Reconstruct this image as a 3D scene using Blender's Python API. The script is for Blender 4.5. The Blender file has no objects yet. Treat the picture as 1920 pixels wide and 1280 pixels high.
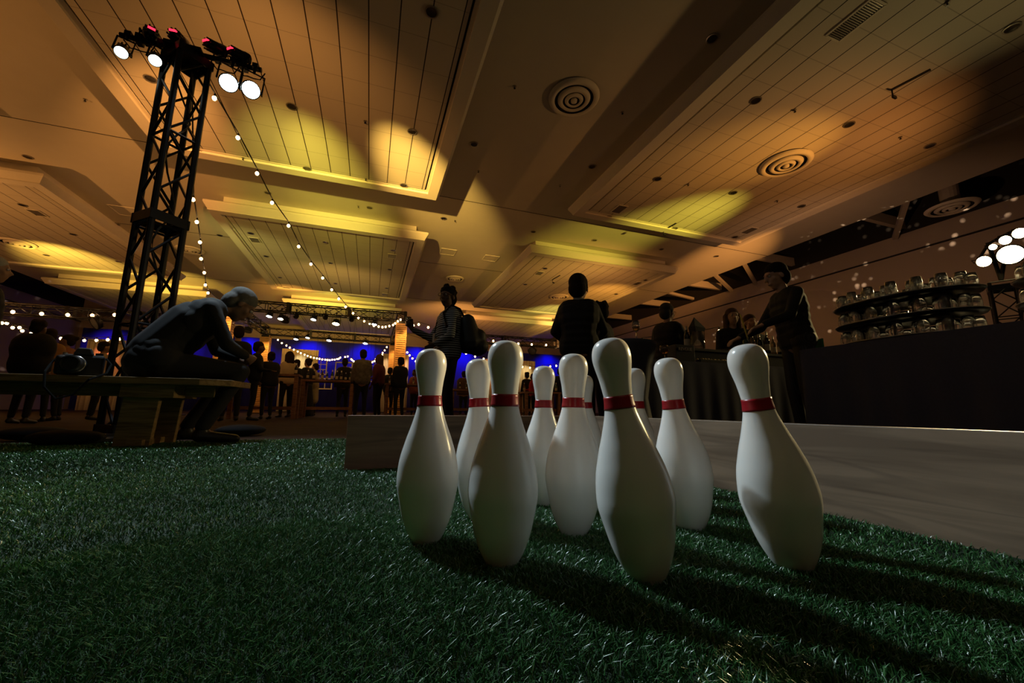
import bpy, bmesh, math, random
import numpy as np
from mathutils import Vector, Matrix, Quaternion
random.seed(7); RNG = np.random.default_rng(7)
sc = bpy.context.scene
COL = sc.collection
PI = math.pi

# ------------------------------------------------------------------ camera
YAW, PITCH, ROLL = [math.radians(a) for a in (19.4, 9.6, 0.5)]
cy_, sy_ = math.cos(YAW), math.sin(YAW)
FWD = Vector((sy_*math.cos(PITCH), cy_*math.cos(PITCH), math.sin(PITCH)))
RT0 = Vector((cy_, -sy_, 0)); UP0 = RT0.cross(FWD)
RT = RT0*math.cos(ROLL) + UP0*math.sin(ROLL)
UPV = -RT0*math.sin(ROLL) + UP0*math.cos(ROLL)
CAMP = Vector((0, 0, .28))
cam_d = bpy.data.cameras.new('camera'); cam = bpy.data.objects.new('camera', cam_d); COL.objects.link(cam)
cam_d.lens = 14; cam_d.sensor_width = 36; cam_d.clip_start = .02; cam_d.clip_end = 200
m = Matrix((RT, UPV, -FWD)).transposed().to_4x4(); m.translation = CAMP; cam.matrix_world = m
sc.camera = cam
FPX = 14/36*1920
# ------------------------------------------------------------------ colour, world
sc.view_settings.view_transform = 'Standard'; sc.view_settings.look = 'None'
sc.view_settings.gamma = 1; sc.view_settings.exposure = 0.0
sc.view_settings.use_curve_mapping = False
w = bpy.data.worlds.new('world'); sc.world = w; w.use_nodes = True
w.node_tree.nodes['Background'].inputs[0].default_value = (.5, .42, .38, 1)
w.node_tree.nodes['Background'].inputs[1].default_value = 0.004
try:
    sc.cycles.use_denoising = True
    sc.cycles.caustics_reflective = False; sc.cycles.caustics_refractive = False
    sc.cycles.sample_clamp_indirect = 8.0
except Exception: pass

# ------------------------------------------------------------------ measuring helpers (photo pixel -> ray -> place in the hall)
def ray(x, y): return RT*((x-960)/FPX) - UPV*((y-640)/FPX) + FWD
def onz(x, y, z):
    d = ray(x, y); return CAMP + d*((z-CAMP.z)/d.z)
def ony(x, y, Y):
    d = ray(x, y); return CAMP + d*(Y/d.y)
def onx(x, y, X):
    d = ray(x, y); return CAMP + d*(X/d.x)
def at(x, y, dist):
    d = ray(x, y); return CAMP + d*(dist/math.hypot(d.x, d.y))
def onplane(x, y, A, B):      # vertical plane through A and B (plan points)
    d = ray(x, y); nx, ny = -(B[1]-A[1]), (B[0]-A[0])
    t = (A[0]*nx+A[1]*ny)/(d.x*nx+d.y*ny); return CAMP + d*t

# ------------------------------------------------------------------ lights
LIGHTS = []
def spot(name, loc, target, color, power, deg, blend=.6, r=.05, parent=None):
    l = bpy.data.lights.new(name, 'SPOT'); l.color = color; l.energy = power
    l.spot_size = math.radians(deg); l.spot_blend = blend; l.shadow_soft_size = r
    o = bpy.data.objects.new(name, l); COL.objects.link(o)
    o.location = loc; o.rotation_euler = (Vector(target)-Vector(loc)).to_track_quat('-Z', 'Y').to_euler()
    return o
def point(name, loc, color, power, r=.1):
    l = bpy.data.lights.new(name, 'POINT'); l.color = color; l.energy = power; l.shadow_soft_size = r
    o = bpy.data.objects.new(name, l); COL.objects.link(o); o.location = loc; return o
def area(name, loc, target, color, power, sx, sy):
    l = bpy.data.lights.new(name, 'AREA'); l.shape = 'RECTANGLE'; l.size = sx; l.size_y = sy; l.color = color; l.energy = power
    o = bpy.data.objects.new(name, l); COL.objects.link(o); o.location = loc
    o.rotation_euler = (Vector(target)-Vector(loc)).to_track_quat('-Z', 'Y').to_euler(); return o

AMBER = (1, .40, .09); ORANGE = (1, .42, .06); YELLOW = (.95, .75, .08); WARM = (1, .62, .28)
COOL = (.72, .90, 1.0); BLUE = (.03, .04, 1)
ZC = 6.6        # hall ceiling
ZL = 6.0        # underside of the dropped ceiling panels
TOWER = Vector((-1.93, 4.35, 0)); TOWER_R = Vector((10.4, 3.5, 0))
UPL = Vector((-1.85, 4.1, 4.0)); UPR = Vector((10.2, 3.4, 3.2))
# washes thrown up at the ceiling from the lighting towers and rigs
spot('tower_wash', UPL, (-1.8, 13.5, 6.6), AMBER, 320, 98, 1, .04)
spot('left_strip_fill', (-12.5, 5.5, 2.2), (-6.2, 8.5, 6.6), AMBER, 1150, 70, 1, .1)  # added spot with no fixture, brightens the left strip of ceiling
spot('tower_wash_orange', UPL, (1.1, 10.2, 6.0), (1, .58, .11), 8500, 22, 1, .04)
spot('tower_wash_yellow', UPL, (-1.3, 10.9, 6.0), YELLOW, 2400, 24, 1, .04)
spot('tower_wash_far', UPL, (-2.2, 13.6, 6.15), (1, .80, .12), 2200, 34, 1, .04)
spot('tower_wash_left', UPL, (-4.7, 10.2, 6.0), AMBER, 3400, 27, 1, .04)
spot('bar_tower_wash', UPR, (8.2, 8.5, 6.6), (1, .36, .08), 240, 130, 1, .04)
spot('bar_tower_orange', UPR, (8.0, 5.9, 6.0), ORANGE, 420, 42, 1, .04)
spot('bar_tower_yellow', UPR, (8.4, 10.1, 6.0), YELLOW, 2800, 30, 1, .04)
spot('bar_tower_beam', UPR, (14.3, 13.6, 6.6), AMBER, 7500, 24, 1, .04)
spot('bar_rig_orange', (10.5, 14.0, 3.6), (10.9, 17.6, 6.0), ORANGE, 650, 70, 1, .04)
spot('bar_rig_yellow', (9.8, 17.5, 3.6), (9.8, 21.6, 6.0), (1, .8, .15), 900, 45, 1, .04)
spot('bar_rig_amber', (8.5, 12.5, 3.2), (8.5, 17.0, 6.0), AMBER, 320, 140, 1, .04)
spot('back_rig_orange', (11.5, 20.5, 3.6), (12.0, 24.8, 6.25), (1, .5, .1), 2200, 42, 1, .04)
spot('back_rig_amber', (4.5, 22, 3.6), (5.5, 28, 6.2), AMBER, 900, 110, 1, .04)
spot('left_rig_orange', (-11.5, 16.5, 3.6), (-11.6, 20.7, 6.0), (1, .58, .08), 2600, 50, 1, .04)
spot('left_rig_yellow', (-9.5, 19.5, 3.6), (-9.5, 24.6, 6.2), (1, .6, .08), 1500, 50, 1, .04)
spot('left_rig_amber', (-13, 11, 2.0), (-12, 15, 6.0), AMBER, 1100, 130, 1, .04)
spot('centre_rig_amber', (-1.8, 16.5, 3.9), (-1.8, 23.5, 6.4), (1, .55, .12), 170, 130, 1, .04)
spot('centre_rig_yellow', (-2.2, 20.2, 3.9), (-2.2, 24.6, 6.2), YELLOW, 1000, 70, 1, .04)
spot('centre_rig_orange', (-4.0, 18.5, 3.9), (-4.0, 27, 6.2), ORANGE, 1600, 60, 1, .04)
spot('centre_rig_green', (-5.8, 12.5, 3.4), (-4.0, 19.0, 6.3), (1, .85, .2), 420, 70, 1, .04)
# cool white lamps on the tower, aimed at the lawn and pins
KEYP = onplane(430, 158, (TOWER.x, TOWER.y), (TOWER.x+1, TOWER.y)); KEYQ = onplane(468, 168, (TOWER.x, TOWER.y), (TOWER.x+1, TOWER.y))
spot('tower_key', KEYP+Vector((0, -.25, -.05)), (.4, 1.0, .1), COOL, 540, 55, 1, .06)
spot('tower_key_wide', KEYQ+Vector((0, -.25, -.05)), (-1.1, 2.3, 0), COOL, 380, 80, 1, .06)
# bar tower lamps
spot('bar_tower_key', (9.7, 3.1, 2.85), (1.6, 1.2, .3), (1, .72, .30), 420, 60, 1, .12)
spot('bar_tower_tray_light', (9.7, 3.1, 2.85), (4.35, 1.6, 1.25), (1, .78, .38), 4500, 21, 1, .12)
# added weak fill for lawn and pins, in place of ceiling bounce
area('lawn_fill', (.2, -2.5, 5.0), (.4, 1.0, .2), (1, .82, .56), 9, 4, 4)

# ------------------------------------------------------------------ materials
MATS = {}
def newmat(name):
    mt = bpy.data.materials.new(name); mt.use_nodes = True
    nt = mt.node_tree; b = nt.nodes['Principled BSDF']; return mt, nt, b
def mat(name, col, rough=.6, metal=0, noise=.12, nscale=18, emit=None, estr=0, trans=0, ior=1.45, spec=.5, bump=0, sheen=0):
    if name in MATS: return MATS[name]
    mt, nt, b = newmat(name)
    b.inputs['Roughness'].default_value = rough; b.inputs['Metallic'].default_value = metal
    b.inputs['Specular IOR Level'].default_value = spec; b.inputs['IOR'].default_value = ior
    b.inputs['Transmission Weight'].default_value = trans
    c = (*col, 1)
    if noise and not trans:
        tc = nt.nodes.new('ShaderNodeTexCoord'); n = nt.nodes.new('ShaderNodeTexNoise'); n.inputs['Scale'].default_value = nscale
        n.inputs['Detail'].default_value = 4
        mx = nt.nodes.new('ShaderNodeMix'); mx.data_type = 'RGBA'
        mx.inputs[6].default_value = tuple(v*(1-noise) for v in col)+(1,); mx.inputs[7].default_value = tuple(min(1, v*(1+noise)) for v in col)+(1,)
        nt.links.new(tc.outputs['Object'], n.inputs['Vector']); nt.links.new(n.outputs['Fac'], mx.inputs[0]); nt.links.new(mx.outputs[2], b.inputs['Base Color'])
        if bump:
            bp = nt.nodes.new('ShaderNodeBump'); bp.inputs['Strength'].default_value = bump; bp.inputs['Distance'].default_value = .01
            nt.links.new(n.outputs['Fac'], bp.inputs['Height']); nt.links.new(bp.outputs[0], b.inputs['Normal'])
    else: b.inputs['Base Color'].default_value = c
    if emit: b.inputs['Emission Color'].default_value = (*emit, 1); b.inputs['Emission Strength'].default_value = estr
    if sheen: b.inputs['Sheen Weight'].default_value = sheen
    MATS[name] = mt; return mt
def wood(name, dark, light, scale=6, stretch=(1, 12, 12), rough=.5, plank=None, ring=True):
    mt, nt, b = newmat(name); N = nt.nodes.new; L = nt.links.new
    tc = N('ShaderNodeTexCoord'); mp = N('ShaderNodeMapping'); mp.inputs['Scale'].default_value = stretch
    n = N('ShaderNodeTexNoise'); n.inputs['Scale'].default_value = scale; n.inputs['Detail'].default_value = 8; n.inputs['Distortion'].default_value = 1.2
    r = N('ShaderNodeValToRGB'); r.color_ramp.elements[0].color = (*dark, 1); r.color_ramp.elements[1].color = (*light, 1)
    r.color_ramp.elements[0].position = .33; r.color_ramp.elements[1].position = .62
    L(tc.outputs['Object'], mp.inputs[0]); L(mp.outputs[0], n.inputs['Vector']); L(n.outputs['Fac'], r.inputs[0])
    last = r.outputs[0]
    if ring:
        wv = N('ShaderNodeTexNoise'); wv.inputs['Scale'].default_value = scale*.5; wv.inputs['Detail'].default_value = 2; wv.inputs['Distortion'].default_value = .6
        ma = N('ShaderNodeMath'); ma.operation = 'MULTIPLY'; ma.inputs[1].default_value = 26
        sn = N('ShaderNodeMath'); sn.operation = 'SINE'
        mr = N('ShaderNodeMapRange'); mr.inputs[1].default_value = .55; mr.inputs[2].default_value = 1; mr.inputs[3].default_value = 1; mr.inputs[4].default_value = .80
        mx = N('ShaderNodeMix'); mx.data_type = 'RGBA'; mx.blend_type = 'MULTIPLY'; mx.inputs[0].default_value = 1
        L(mp.outputs[0], wv.inputs['Vector']); L(wv.outputs['Fac'], ma.inputs[0]); L(ma.outputs[0], sn.inputs[0]); L(sn.outputs[0], mr.inputs[0])
        L(last, mx.inputs[6]); L(mr.outputs[0], mx.inputs[7]); last = mx.outputs[2]
    if plank:
        br = N('ShaderNodeTexBrick'); br.inputs['Scale'].default_value = 1; br.inputs['Brick Width'].default_value = plank[0]; br.inputs['Row Height'].default_value = plank[1]
        br.inputs['Mortar Size'].default_value = .004; br.inputs['Color1'].default_value = (1, 1, 1, 1); br.inputs['Color2'].default_value = (.55, .55, .55, 1); br.inputs['Mortar'].default_value = (.08, .08, .08, 1)
        mx = N('ShaderNodeMix'); mx.data_type = 'RGBA'; mx.blend_type = 'MULTIPLY'; mx.inputs[0].default_value = 1
        L(tc.outputs['Object'], br.inputs['Vector']); L(last, mx.inputs[6]); L(br.outputs[0], mx.inputs[7]); last = mx.outputs[2]
    L(last, b.inputs['Base Color']); b.inputs['Roughness'].default_value = rough; b.inputs['Specular IOR Level'].default_value = .12 if plank else .4
    MATS[name] = mt; return mt
def tiles(name, col, sx, sy, wx, wy, x0=0, y0=0, dark=(.02, .012, .006)):   # suspended ceiling grid in object x / y
    mt, nt, b = newmat(name); N = nt.nodes.new; L = nt.links.new
    tc = N('ShaderNodeTexCoord'); sp = N('ShaderNodeSeparateXYZ'); L(tc.outputs['Object'], sp.inputs[0])
    def line(sock, s, wd, o):
        a = N('ShaderNodeMath'); a.operation = 'SUBTRACT'; a.inputs[1].default_value = o; L(sock, a.inputs[0])
        d = N('ShaderNodeMath'); d.operation = 'DIVIDE'; d.inputs[1].default_value = s; L(a.outputs[0], d.inputs[0])
        f = N('ShaderNodeMath'); f.operation = 'FRACT'; L(d.outputs[0], f.inputs[0])
        c = N('ShaderNodeMath'); c.operation = 'LESS_THAN'; c.inputs[1].default_value = wd/s; L(f.outputs[0], c.inputs[0]); return c.outputs[0]
    lx = line(sp.outputs[0], sx, wx, x0); ly = line(sp.outputs[1], sy, wy, y0)
    my = N('ShaderNodeMath'); my.operation = 'MULTIPLY'; my.inputs[1].default_value = .35; L(ly, my.inputs[0])
    mxm = N('ShaderNodeMath'); mxm.operation = 'MAXIMUM'; L(lx, mxm.inputs[0]); L(my.outputs[0], mxm.inputs[1])
    n = N('ShaderNodeTexNoise'); n.inputs['Scale'].default_value = 60; L(tc.outputs['Object'], n.inputs['Vector'])
    m0 = N('ShaderNodeMix'); m0.data_type = 'RGBA'; m0.inputs[6].default_value = tuple(v*.93 for v in col)+(1,); m0.inputs[7].default_value = (*col, 1); L(n.outputs['Fac'], m0.inputs[0])
    mx = N('ShaderNodeMix'); mx.data_type = 'RGBA'; L(mxm.outputs[0], mx.inputs[0]); L(m0.outputs[2], mx.inputs[6]); mx.inputs[7].default_value = (*dark, 1)
    L(mx.outputs[2], b.inputs['Base Color']); b.inputs['Roughness'].default_value = .85
    MATS[name] = mt; return mt
def stripes(name, c1, c2, axis, freq, duty=.5, rough=.7):
    mt, nt, b = newmat(name); N = nt.nodes.new; L = nt.links.new
    tc = N('ShaderNodeTexCoord'); sp = N('ShaderNodeSeparateXYZ'); L(tc.outputs['Object'], sp.inputs[0])
    a = N('ShaderNodeMath'); a.operation = 'MULTIPLY'; a.inputs[1].default_value = freq; L(sp.outputs[axis], a.inputs[0])
    f = N('ShaderNodeMath'); f.operation = 'FRACT'; L(a.outputs[0], f.inputs[0])
    c = N('ShaderNodeMath'); c.operation = 'LESS_THAN'; c.inputs[1].default_value = duty; L(f.outputs[0], c.inputs[0])
    mx = N('ShaderNodeMix'); mx.data_type = 'RGBA'; L(c.outputs[0], mx.inputs[0]); mx.inputs[6].default_value = (*c1, 1); mx.inputs[7].default_value = (*c2, 1)
    L(mx.outputs[2], b.inputs['Base Color']); b.inputs['Roughness'].default_value = rough
    MATS[name] = mt; return mt

M_ceil = mat('ceiling_paint', (.62, .58, .50), .9, noise=.04, nscale=3)
M_trim = mat('cornice_paint', (.70, .66, .58), .8, noise=.03)
M_tile = tiles('acoustic_tile', (.62, .58, .50), .4458, .63, .018, .012, x0=.02, y0=.0)
M_dark = mat('dark_void', (.02, .018, .016), .9)
M_roof = mat('roof_deck', (.06, .05, .042), .9)
M_beam = mat('steel_beam', (.45, .40, .34), .7)
M_wall = mat('wall_paint', (.42, .36, .31), .85, noise=.05, nscale=2)
M_black = mat('black_metal', (.012, .012, .014), .35, metal=.6, noise=.05)
M_truss = mat('truss_metal', (.02, .02, .024), .35, metal=.7, noise=.05)
M_blackcloth = mat('black_cloth', (.012, .013, .018), .9, noise=.2, nscale=40)
M_navy = mat('navy_drape', (.055, .060, .10), .85, noise=.2, nscale=60)
M_rim = mat('downlight_metal', (.45, .42, .38), .3, metal=.8)
M_can = mat('downlight_inside', (.10, .09, .08), .25, metal=.8)
M_white = mat('pin_white', (.86, .84, .80), .22, noise=.03, nscale=9)
M_red = mat('pin_red', (.33, .008, .016), .3, noise=.1)
M_grassbase = mat('turf_backing', (.008, .022, .008), .95, noise=.4, nscale=60)
M_board = wood('pine_board', (.15, .10, .062), (.26, .18, .115), 2.2, (6, .8, 10), .5)
M_boardx = wood('pine_board_back', (.20, .11, .07), (.30, .17, .11), 2.2, (.8, 6, 10), .5)
M_bench = wood('bench_timber', (.14, .085, .03), (.30, .20, .085), 5, (.7, 9, 9), .6)
M_floor = wood('plank_floor', (.022, .012, .009), (.06, .032, .024), 5, (1, 9, 1), .85, plank=(1.2, .18), ring=False)
M_clad = stripes('cladding_boards', (.12, .05, .015), (.70, .40, .16), 2, 14, .72)
M_glass = mat('clear_glass', (1, 1, 1), .06, trans=.975, noise=0, ior=1.45)
M_cabletie = mat('cable_rubber', (.01, .01, .01), .6, noise=0)
M_bulb = mat('bulb_glass', (1, .75, .4), .3, noise=0, emit=(1, .55, .20), estr=22)
M_lens_cool = mat('lit_cool_lens', (1, 1, 1), .3, noise=0, emit=(.75, .95, 1), estr=60)
M_lens_pale = mat('lit_pale_lens', (1, 1, 1), .3, noise=0, emit=(.9, 1, .85), estr=9)
M_lens_warm = mat('lit_warm_lens', (1, 1, 1), .3, noise=0, emit=(1, .74, .28), estr=120)
M_lens_off = mat('unlit_lens', (.1, .1, .1), .2, noise=0)
M_led = mat('red_display', (.1, 0, 0), .4, noise=0, emit=(1, .02, .05), estr=3)
M_blue = mat('blue_cyclorama', (.035, .04, .45), .9, noise=.25, nscale=.5)

# ------------------------------------------------------------------ mesh helpers
class MB:
    def __init__(s): s.v = []; s.f = []
    def add(s, vs, fs):
        o = len(s.v); s.v += [tuple(v) for v in vs]; s.f += [tuple(i+o for i in f) for f in fs]; return s
    def box(s, c, d, rot=None, top=None):
        c = Vector(c); hx, hy, hz = d[0]/2, d[1]/2, d[2]/2
        vs = [Vector((x*hx, y*hy, z*hz)) for z in (-1, 1) for x, y in ((-1, -1), (1, -1), (1, 1), (-1, 1))]
        if rot is not None: vs = [rot @ v for v in vs]
        return s.add([c+v for v in vs], [(3, 2, 1, 0), (4, 5, 6, 7), (0, 1, 5, 4), (1, 2, 6, 5), (2, 3, 7, 6), (3, 0, 4, 7)])
    def tube(s, p, q, r, seg=8, r2=None, cap=True):
        p, q = Vector(p), Vector(q); d = q-p
        if d.length < 1e-6: return s
        qt = d.to_track_quat('Z', 'Y'); r2 = r if r2 is None else r2
        vs = [p + qt @ Vector((r*math.cos(2*PI*i/seg), r*math.sin(2*PI*i/seg), 0)) for i in range(seg)]
        vs += [q + qt @ Vector((r2*math.cos(2*PI*i/seg), r2*math.sin(2*PI*i/seg), 0)) for i in range(seg)]
        fs = [(i, (i+1) % seg, seg+(i+1) % seg, seg+i) for i in range(seg)]
        if cap: fs += [tuple(range(seg-1, -1, -1)), tuple(range(seg, 2*seg))]
        return s.add(vs, fs)
    def path(s, pts, r, seg=6):
        pts = [Vector(p) for p in pts]; n = len(pts); vs = []
        for i, p in enumerate(pts):
            d = (pts[min(i+1, n-1)]-pts[max(i-1, 0)]).normalized(); qt = d.to_track_quat('Z', 'Y')
            vs += [p + qt @ Vector((r*math.cos(2*PI*k/seg), r*math.sin(2*PI*k/seg), 0)) for k in range(seg)]
        fs = [(i*seg+k, i*seg+(k+1) % seg, (i+1)*seg+(k+1) % seg, (i+1)*seg+k) for i in range(n-1) for k in range(seg)]
        fs += [tuple(range(seg-1, -1, -1)), tuple((n-1)*seg+k for k in range(seg))]
        return s.add(vs, fs)
    def lathe(s, prof, seg=32, at=(0, 0, 0), qt=None, sx=1, sy=1):
        a = Vector(at); vs = []; fs = []; rows = []
        for r, z in prof:
            if r < 1e-6: rows.append([len(vs)]); vs.append(Vector((0, 0, z)))
            else:
                rows.append(list(range(len(vs), len(vs)+seg))); vs += [Vector((r*sx*math.cos(2*PI*i/seg), r*sy*math.sin(2*PI*i/seg), z)) for i in range(seg)]
        for A, B in zip(rows, rows[1:]):
            for i in range(seg):
                j = (i+1) % seg
                if len(A) == 1 and len(B) == 1: continue
                if len(A) == 1: fs.append((A[0], B[j], B[i]))
                elif len(B) == 1: fs.append((A[i], A[j], B[0]))
                else: fs.append((A[i], A[j], B[j], B[i]))
        if qt is not None: vs = [qt @ v for v in vs]
        return s.add([a+v for v in vs], fs)
    def ball(s, c, r, seg=12, rings=8, rot=None):
        if not hasattr(r, '__len__'): r = (r, r, r)
        c = Vector(c); vs = [Vector((0, 0, -r[2]))]
        for j in range(1, rings):
            t = -PI/2+PI*j/rings
            vs += [Vector((r[0]*math.cos(t)*math.cos(2*PI*i/seg), r[1]*math.cos(t)*math.sin(2*PI*i/seg), r[2]*math.sin(t))) for i in range(seg)]
        vs.append(Vector((0, 0, r[2])))
        fs = [(0, 1+(i+1) % seg, 1+i) for i in range(seg)]
        for j in range(rings-2):
            o = 1+j*seg; fs += [(o+i, o+(i+1) % seg, o+seg+(i+1) % seg, o+seg+i) for i in range(seg)]
        o = 1+(rings-2)*seg; fs += [(o+i, o+(i+1) % seg, len(vs)-1) for i in range(seg)]
        if rot is not None: vs = [rot @ v for v in vs]
        return s.add([c+v for v in vs], fs)
    def cap(s, p, q, r1, r2=None, seg=12):       # tapered capsule
        p, q = Vector(p), Vector(q); r2 = r1 if r2 is None else r2; d = q-p; L = d.length
        if L < 1e-5: return s.ball(p, r1)
        prof = [(0, -r1)]+[(r1*math.cos(t), r1*math.sin(t)) for t in (-1.1, -.55, 0)]
        prof += [(r2*math.cos(t), L+r2*math.sin(t)) for t in (0, .55, 1.1)]+[(0, L+r2)]
        return s.lathe(prof, seg, p, d.to_track_quat('Z', 'Y'))
    def mesh(s, name='m', smooth=False):
        me = bpy.data.meshes.new(name); me.from_pydata(s.v, [], s.f); me.update()
        if smooth: me.polygons.foreach_set('use_smooth', [True]*len(me.polygons))
        return me
def link(name, me, m, parent=None, loc=None):
    o = bpy.data.objects.new(name, me); COL.objects.link(o)
    if m is not None:
        if len(me.materials) == 0: me.materials.append(m)
        elif me.materials[0] != m:
            o.material_slots[0].link = 'OBJECT'; o.material_slots[0].material = m
    if parent is not None: o.parent = parent
    if loc is not None: o.location = loc
    return o
def obj(name, mb, m, parent=None, loc=None, smooth=False, bevel=0):
    me = mb.mesh(name, smooth); o = link(name, me, m, parent, loc)
    if bevel:
        b = o.modifiers.new('bevel', 'BEVEL'); b.width = bevel; b.segments = 2; b.limit_method = 'ANGLE'
    return o
def smoothang(o, deg=40):
    me = o.data; me.polygons.foreach_set('use_smooth', [True]*len(me.polygons))
    try: me.set_sharp_from_angle(angle=math.radians(deg))
    except Exception: pass
    return o
def tag(o, label=None, cat=None, group=None, kind=None):
    if label: o['label'] = label
    if cat: o['category'] = cat
    if group: o['group'] = group
    if kind: o['kind'] = kind
    return o
def thing(name, label, cat, loc=(0, 0, 0), rotz=0, group=None):
    o = bpy.data.objects.new(name, None); COL.objects.link(o); o.empty_display_size = .1
    o.location = loc; o.rotation_euler = (0, 0, rotz); return tag(o, label, cat, group)
def struct(name, mb, m, **k): return tag(obj(name, mb, m, **k), kind='structure')
def copy_tree(o, parent=None):
    c = o.copy(); COL.objects.link(c)
    if parent is not None: c.parent = parent
    for ch in list(o.children): copy_tree(ch, c)
    return c

# ------------------------------------------------------------------ the hall
XL, XR, YB, YF = -19.0, 17.7, -6.0, 35.0
CX0, CX1 = -16.45, 15.1
struct('floor', MB().box(((XL+XR)/2, (YB+YF)/2, -.1), (XR-XL, YF-YB, .2)), M_floor)
mb = MB().box(((CX0+CX1)/2, (YB+YF)/2, ZC+.15), (CX1-CX0, YF-YB, .3))
struct('ceiling', mb, M_ceil)
struct('ceiling_roof_deck', MB().box(((XL+XR)/2, (YB+YF)/2, 9.1), (XR-XL, YF-YB, .2)), M_roof)
struct('wall_far', MB().box(((XL+XR)/2, YF+.1, 4.5), (XR-XL, .2, 9.2)), M_wall)
struct('wall_near', MB().box(((XL+XR)/2, YB-.1, 4.5), (XR-XL, .2, 9.2)), M_wall)
for nm, X, s in (('wall_left', XL, -1), ('wall_right', XR, 1)):
    struct(nm, MB().box((X+s*.1, (YB+YF)/2, 3.3), (.2, YF-YB, 6.6)), M_wall)
    struct(nm.replace('wall', 'wall_upper'), MB().box((X+s*.1, (YB+YF)/2, 7.9), (.2, YF-YB, 2.6)), M_dark)
    struct('trim_1' if s < 0 else 'trim_2', MB().box((X-s*.02, (YB+YF)/2, 5.9), (.04, YF-YB, .05)), M_dark)
for i, (a, b) in enumerate(((0, 226), (960, 385))): pass
sA, sB = onz(0, 226, ZC), onz(960, 385, ZC)
struct('trim_3', MB().box(((CX0+CX1)/2, (sA.y+sB.y)/2, ZC-.002), (CX1-CX0, .018, .008)), M_dark)
struct('trim_4', MB().box(((CX0+CX1)/2, 23.2, ZC-.002), (CX1-CX0, .03, .008)), M_dark)
struct('trim_5', MB().box(((CX0+CX1)/2, 17.0, ZC-.002), (CX1-CX0, .018, .008)), M_dark)

def cloud(x0, x1, y0, y1, label):
    cx, cy = (x0+x1)/2, (y0+y1)/2
    t = thing('ceiling_panel', label, 'ceiling panel', (cx, cy, ZL), 0, 'dropped ceiling panels')
    hx, hy = (x1-x0)/2, (y1-y0)/2
    def ring(mb, rects):      # stacked rectangles (inset, z) swept around
        vs = []; fs = []
        for ins, z in rects:
            for sx, sy in ((-1, -1), (1, -1), (1, 1), (-1, 1)): vs.append((sx*(hx-ins), sy*(hy-ins), z))
        n = len(rects)
        for i in range(n-1):
            for k in range(4): fs.append((i*4+k, i*4+(k+1) % 4, (i+1)*4+(k+1) % 4, (i+1)*4+k))
        mb.add(vs, fs)
    f = MB(); ring(f, [(.38, .60), (.38, .34), (.06, .30)]); obj('fascia', f, M_trim, t)
    c = MB(); ring(c, [(.06, .30), (0, .26), (0, .20), (.10, .03), (.10, 0), (.36, 0), (.36, .05), (.42, .05), (.42, .09)]); obj('cornice', c, M_trim, t)
    g = MB(); ring(g, [(.42, .09), (.42, .14), (.50, .14)]); obj('shadow_gap', g, M_dark, t)
    p = MB().box((0, 0, .075), (2*(hx-.46), 2*(hy-.46), .05)); obj('tile_field', p, M_tile, t)
    return t
cloud(-4.98, 1.49, 1.85, 10.55, 'near left dropped ceiling panel behind the lighting tower head')
cloud(5.28, 12.1, 1.3, 10.0, 'near right dropped ceiling panel with large ring diffuser in it')
cloud(-4.98, 1.55, 13.2, 21.9, 'middle dropped ceiling panel with bright yellow front edge, beyond the tower')
cloud(5.2, 12.0, 12.85, 21.8, 'dropped ceiling panel above the standing man with glowing orange patch')
cloud(-15.1, -8.45, 13.15, 21.9, 'dropped ceiling panel at the far left behind the tower truss')
cloud(-15.1, -8.45, 1.85, 10.55, 'near left wall dropped ceiling panel, mostly out of view')
cloud(-4.98, 1.5, 24.6, 33.3, 'farthest dropped ceiling panel above the square truss')
cloud(5.2, 12.1, 24.5, 33.2, 'farthest right dropped ceiling panel above the truss with bulbs')
cloud(-15.1, -8.45, 24.6, 33.3, 'farthest left dropped ceiling panel above the truss of bulbs')

ORD = ['nearest', 'second nearest', 'third nearest', 'fourth nearest', 'fifth nearest', 'sixth nearest', 'seventh nearest', 'eighth nearest', 'ninth nearest', 'tenth nearest', 'eleventh nearest', 'twelfth nearest', 'thirteenth nearest']
def downlight_proto(name, r):
    t = thing(name, 'x', 'downlight')
    obj('trim_ring', MB().lathe([(r, 0), (r, -.012), (r*.80, -.014), (r*.78, 0)], 24), M_rim, t, smooth=False)
    obj('reflector', MB().lathe([(r*.79, -.010), (r*.5, -.007), (r*.3, -.004), (0, -.004)], 24), M_can, t, smooth=True)
    return t
def place_group(proto, pts, z, region, what, cat, group, jit=0):
    ps = sorted([(onz(x, y, z) if True else 0) for x, y in pts], key=lambda p: p.xy.length)
    for i, p in enumerate(ps):
        c = copy_tree(proto); c.location = (p.x, p.y, z)
        tag(c, '%s %s, %s to the lens' % (what, region, ORD[i]), cat, group)
DL = downlight_proto('recessed_downlight', .10)
ZT = ZL+.046
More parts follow.
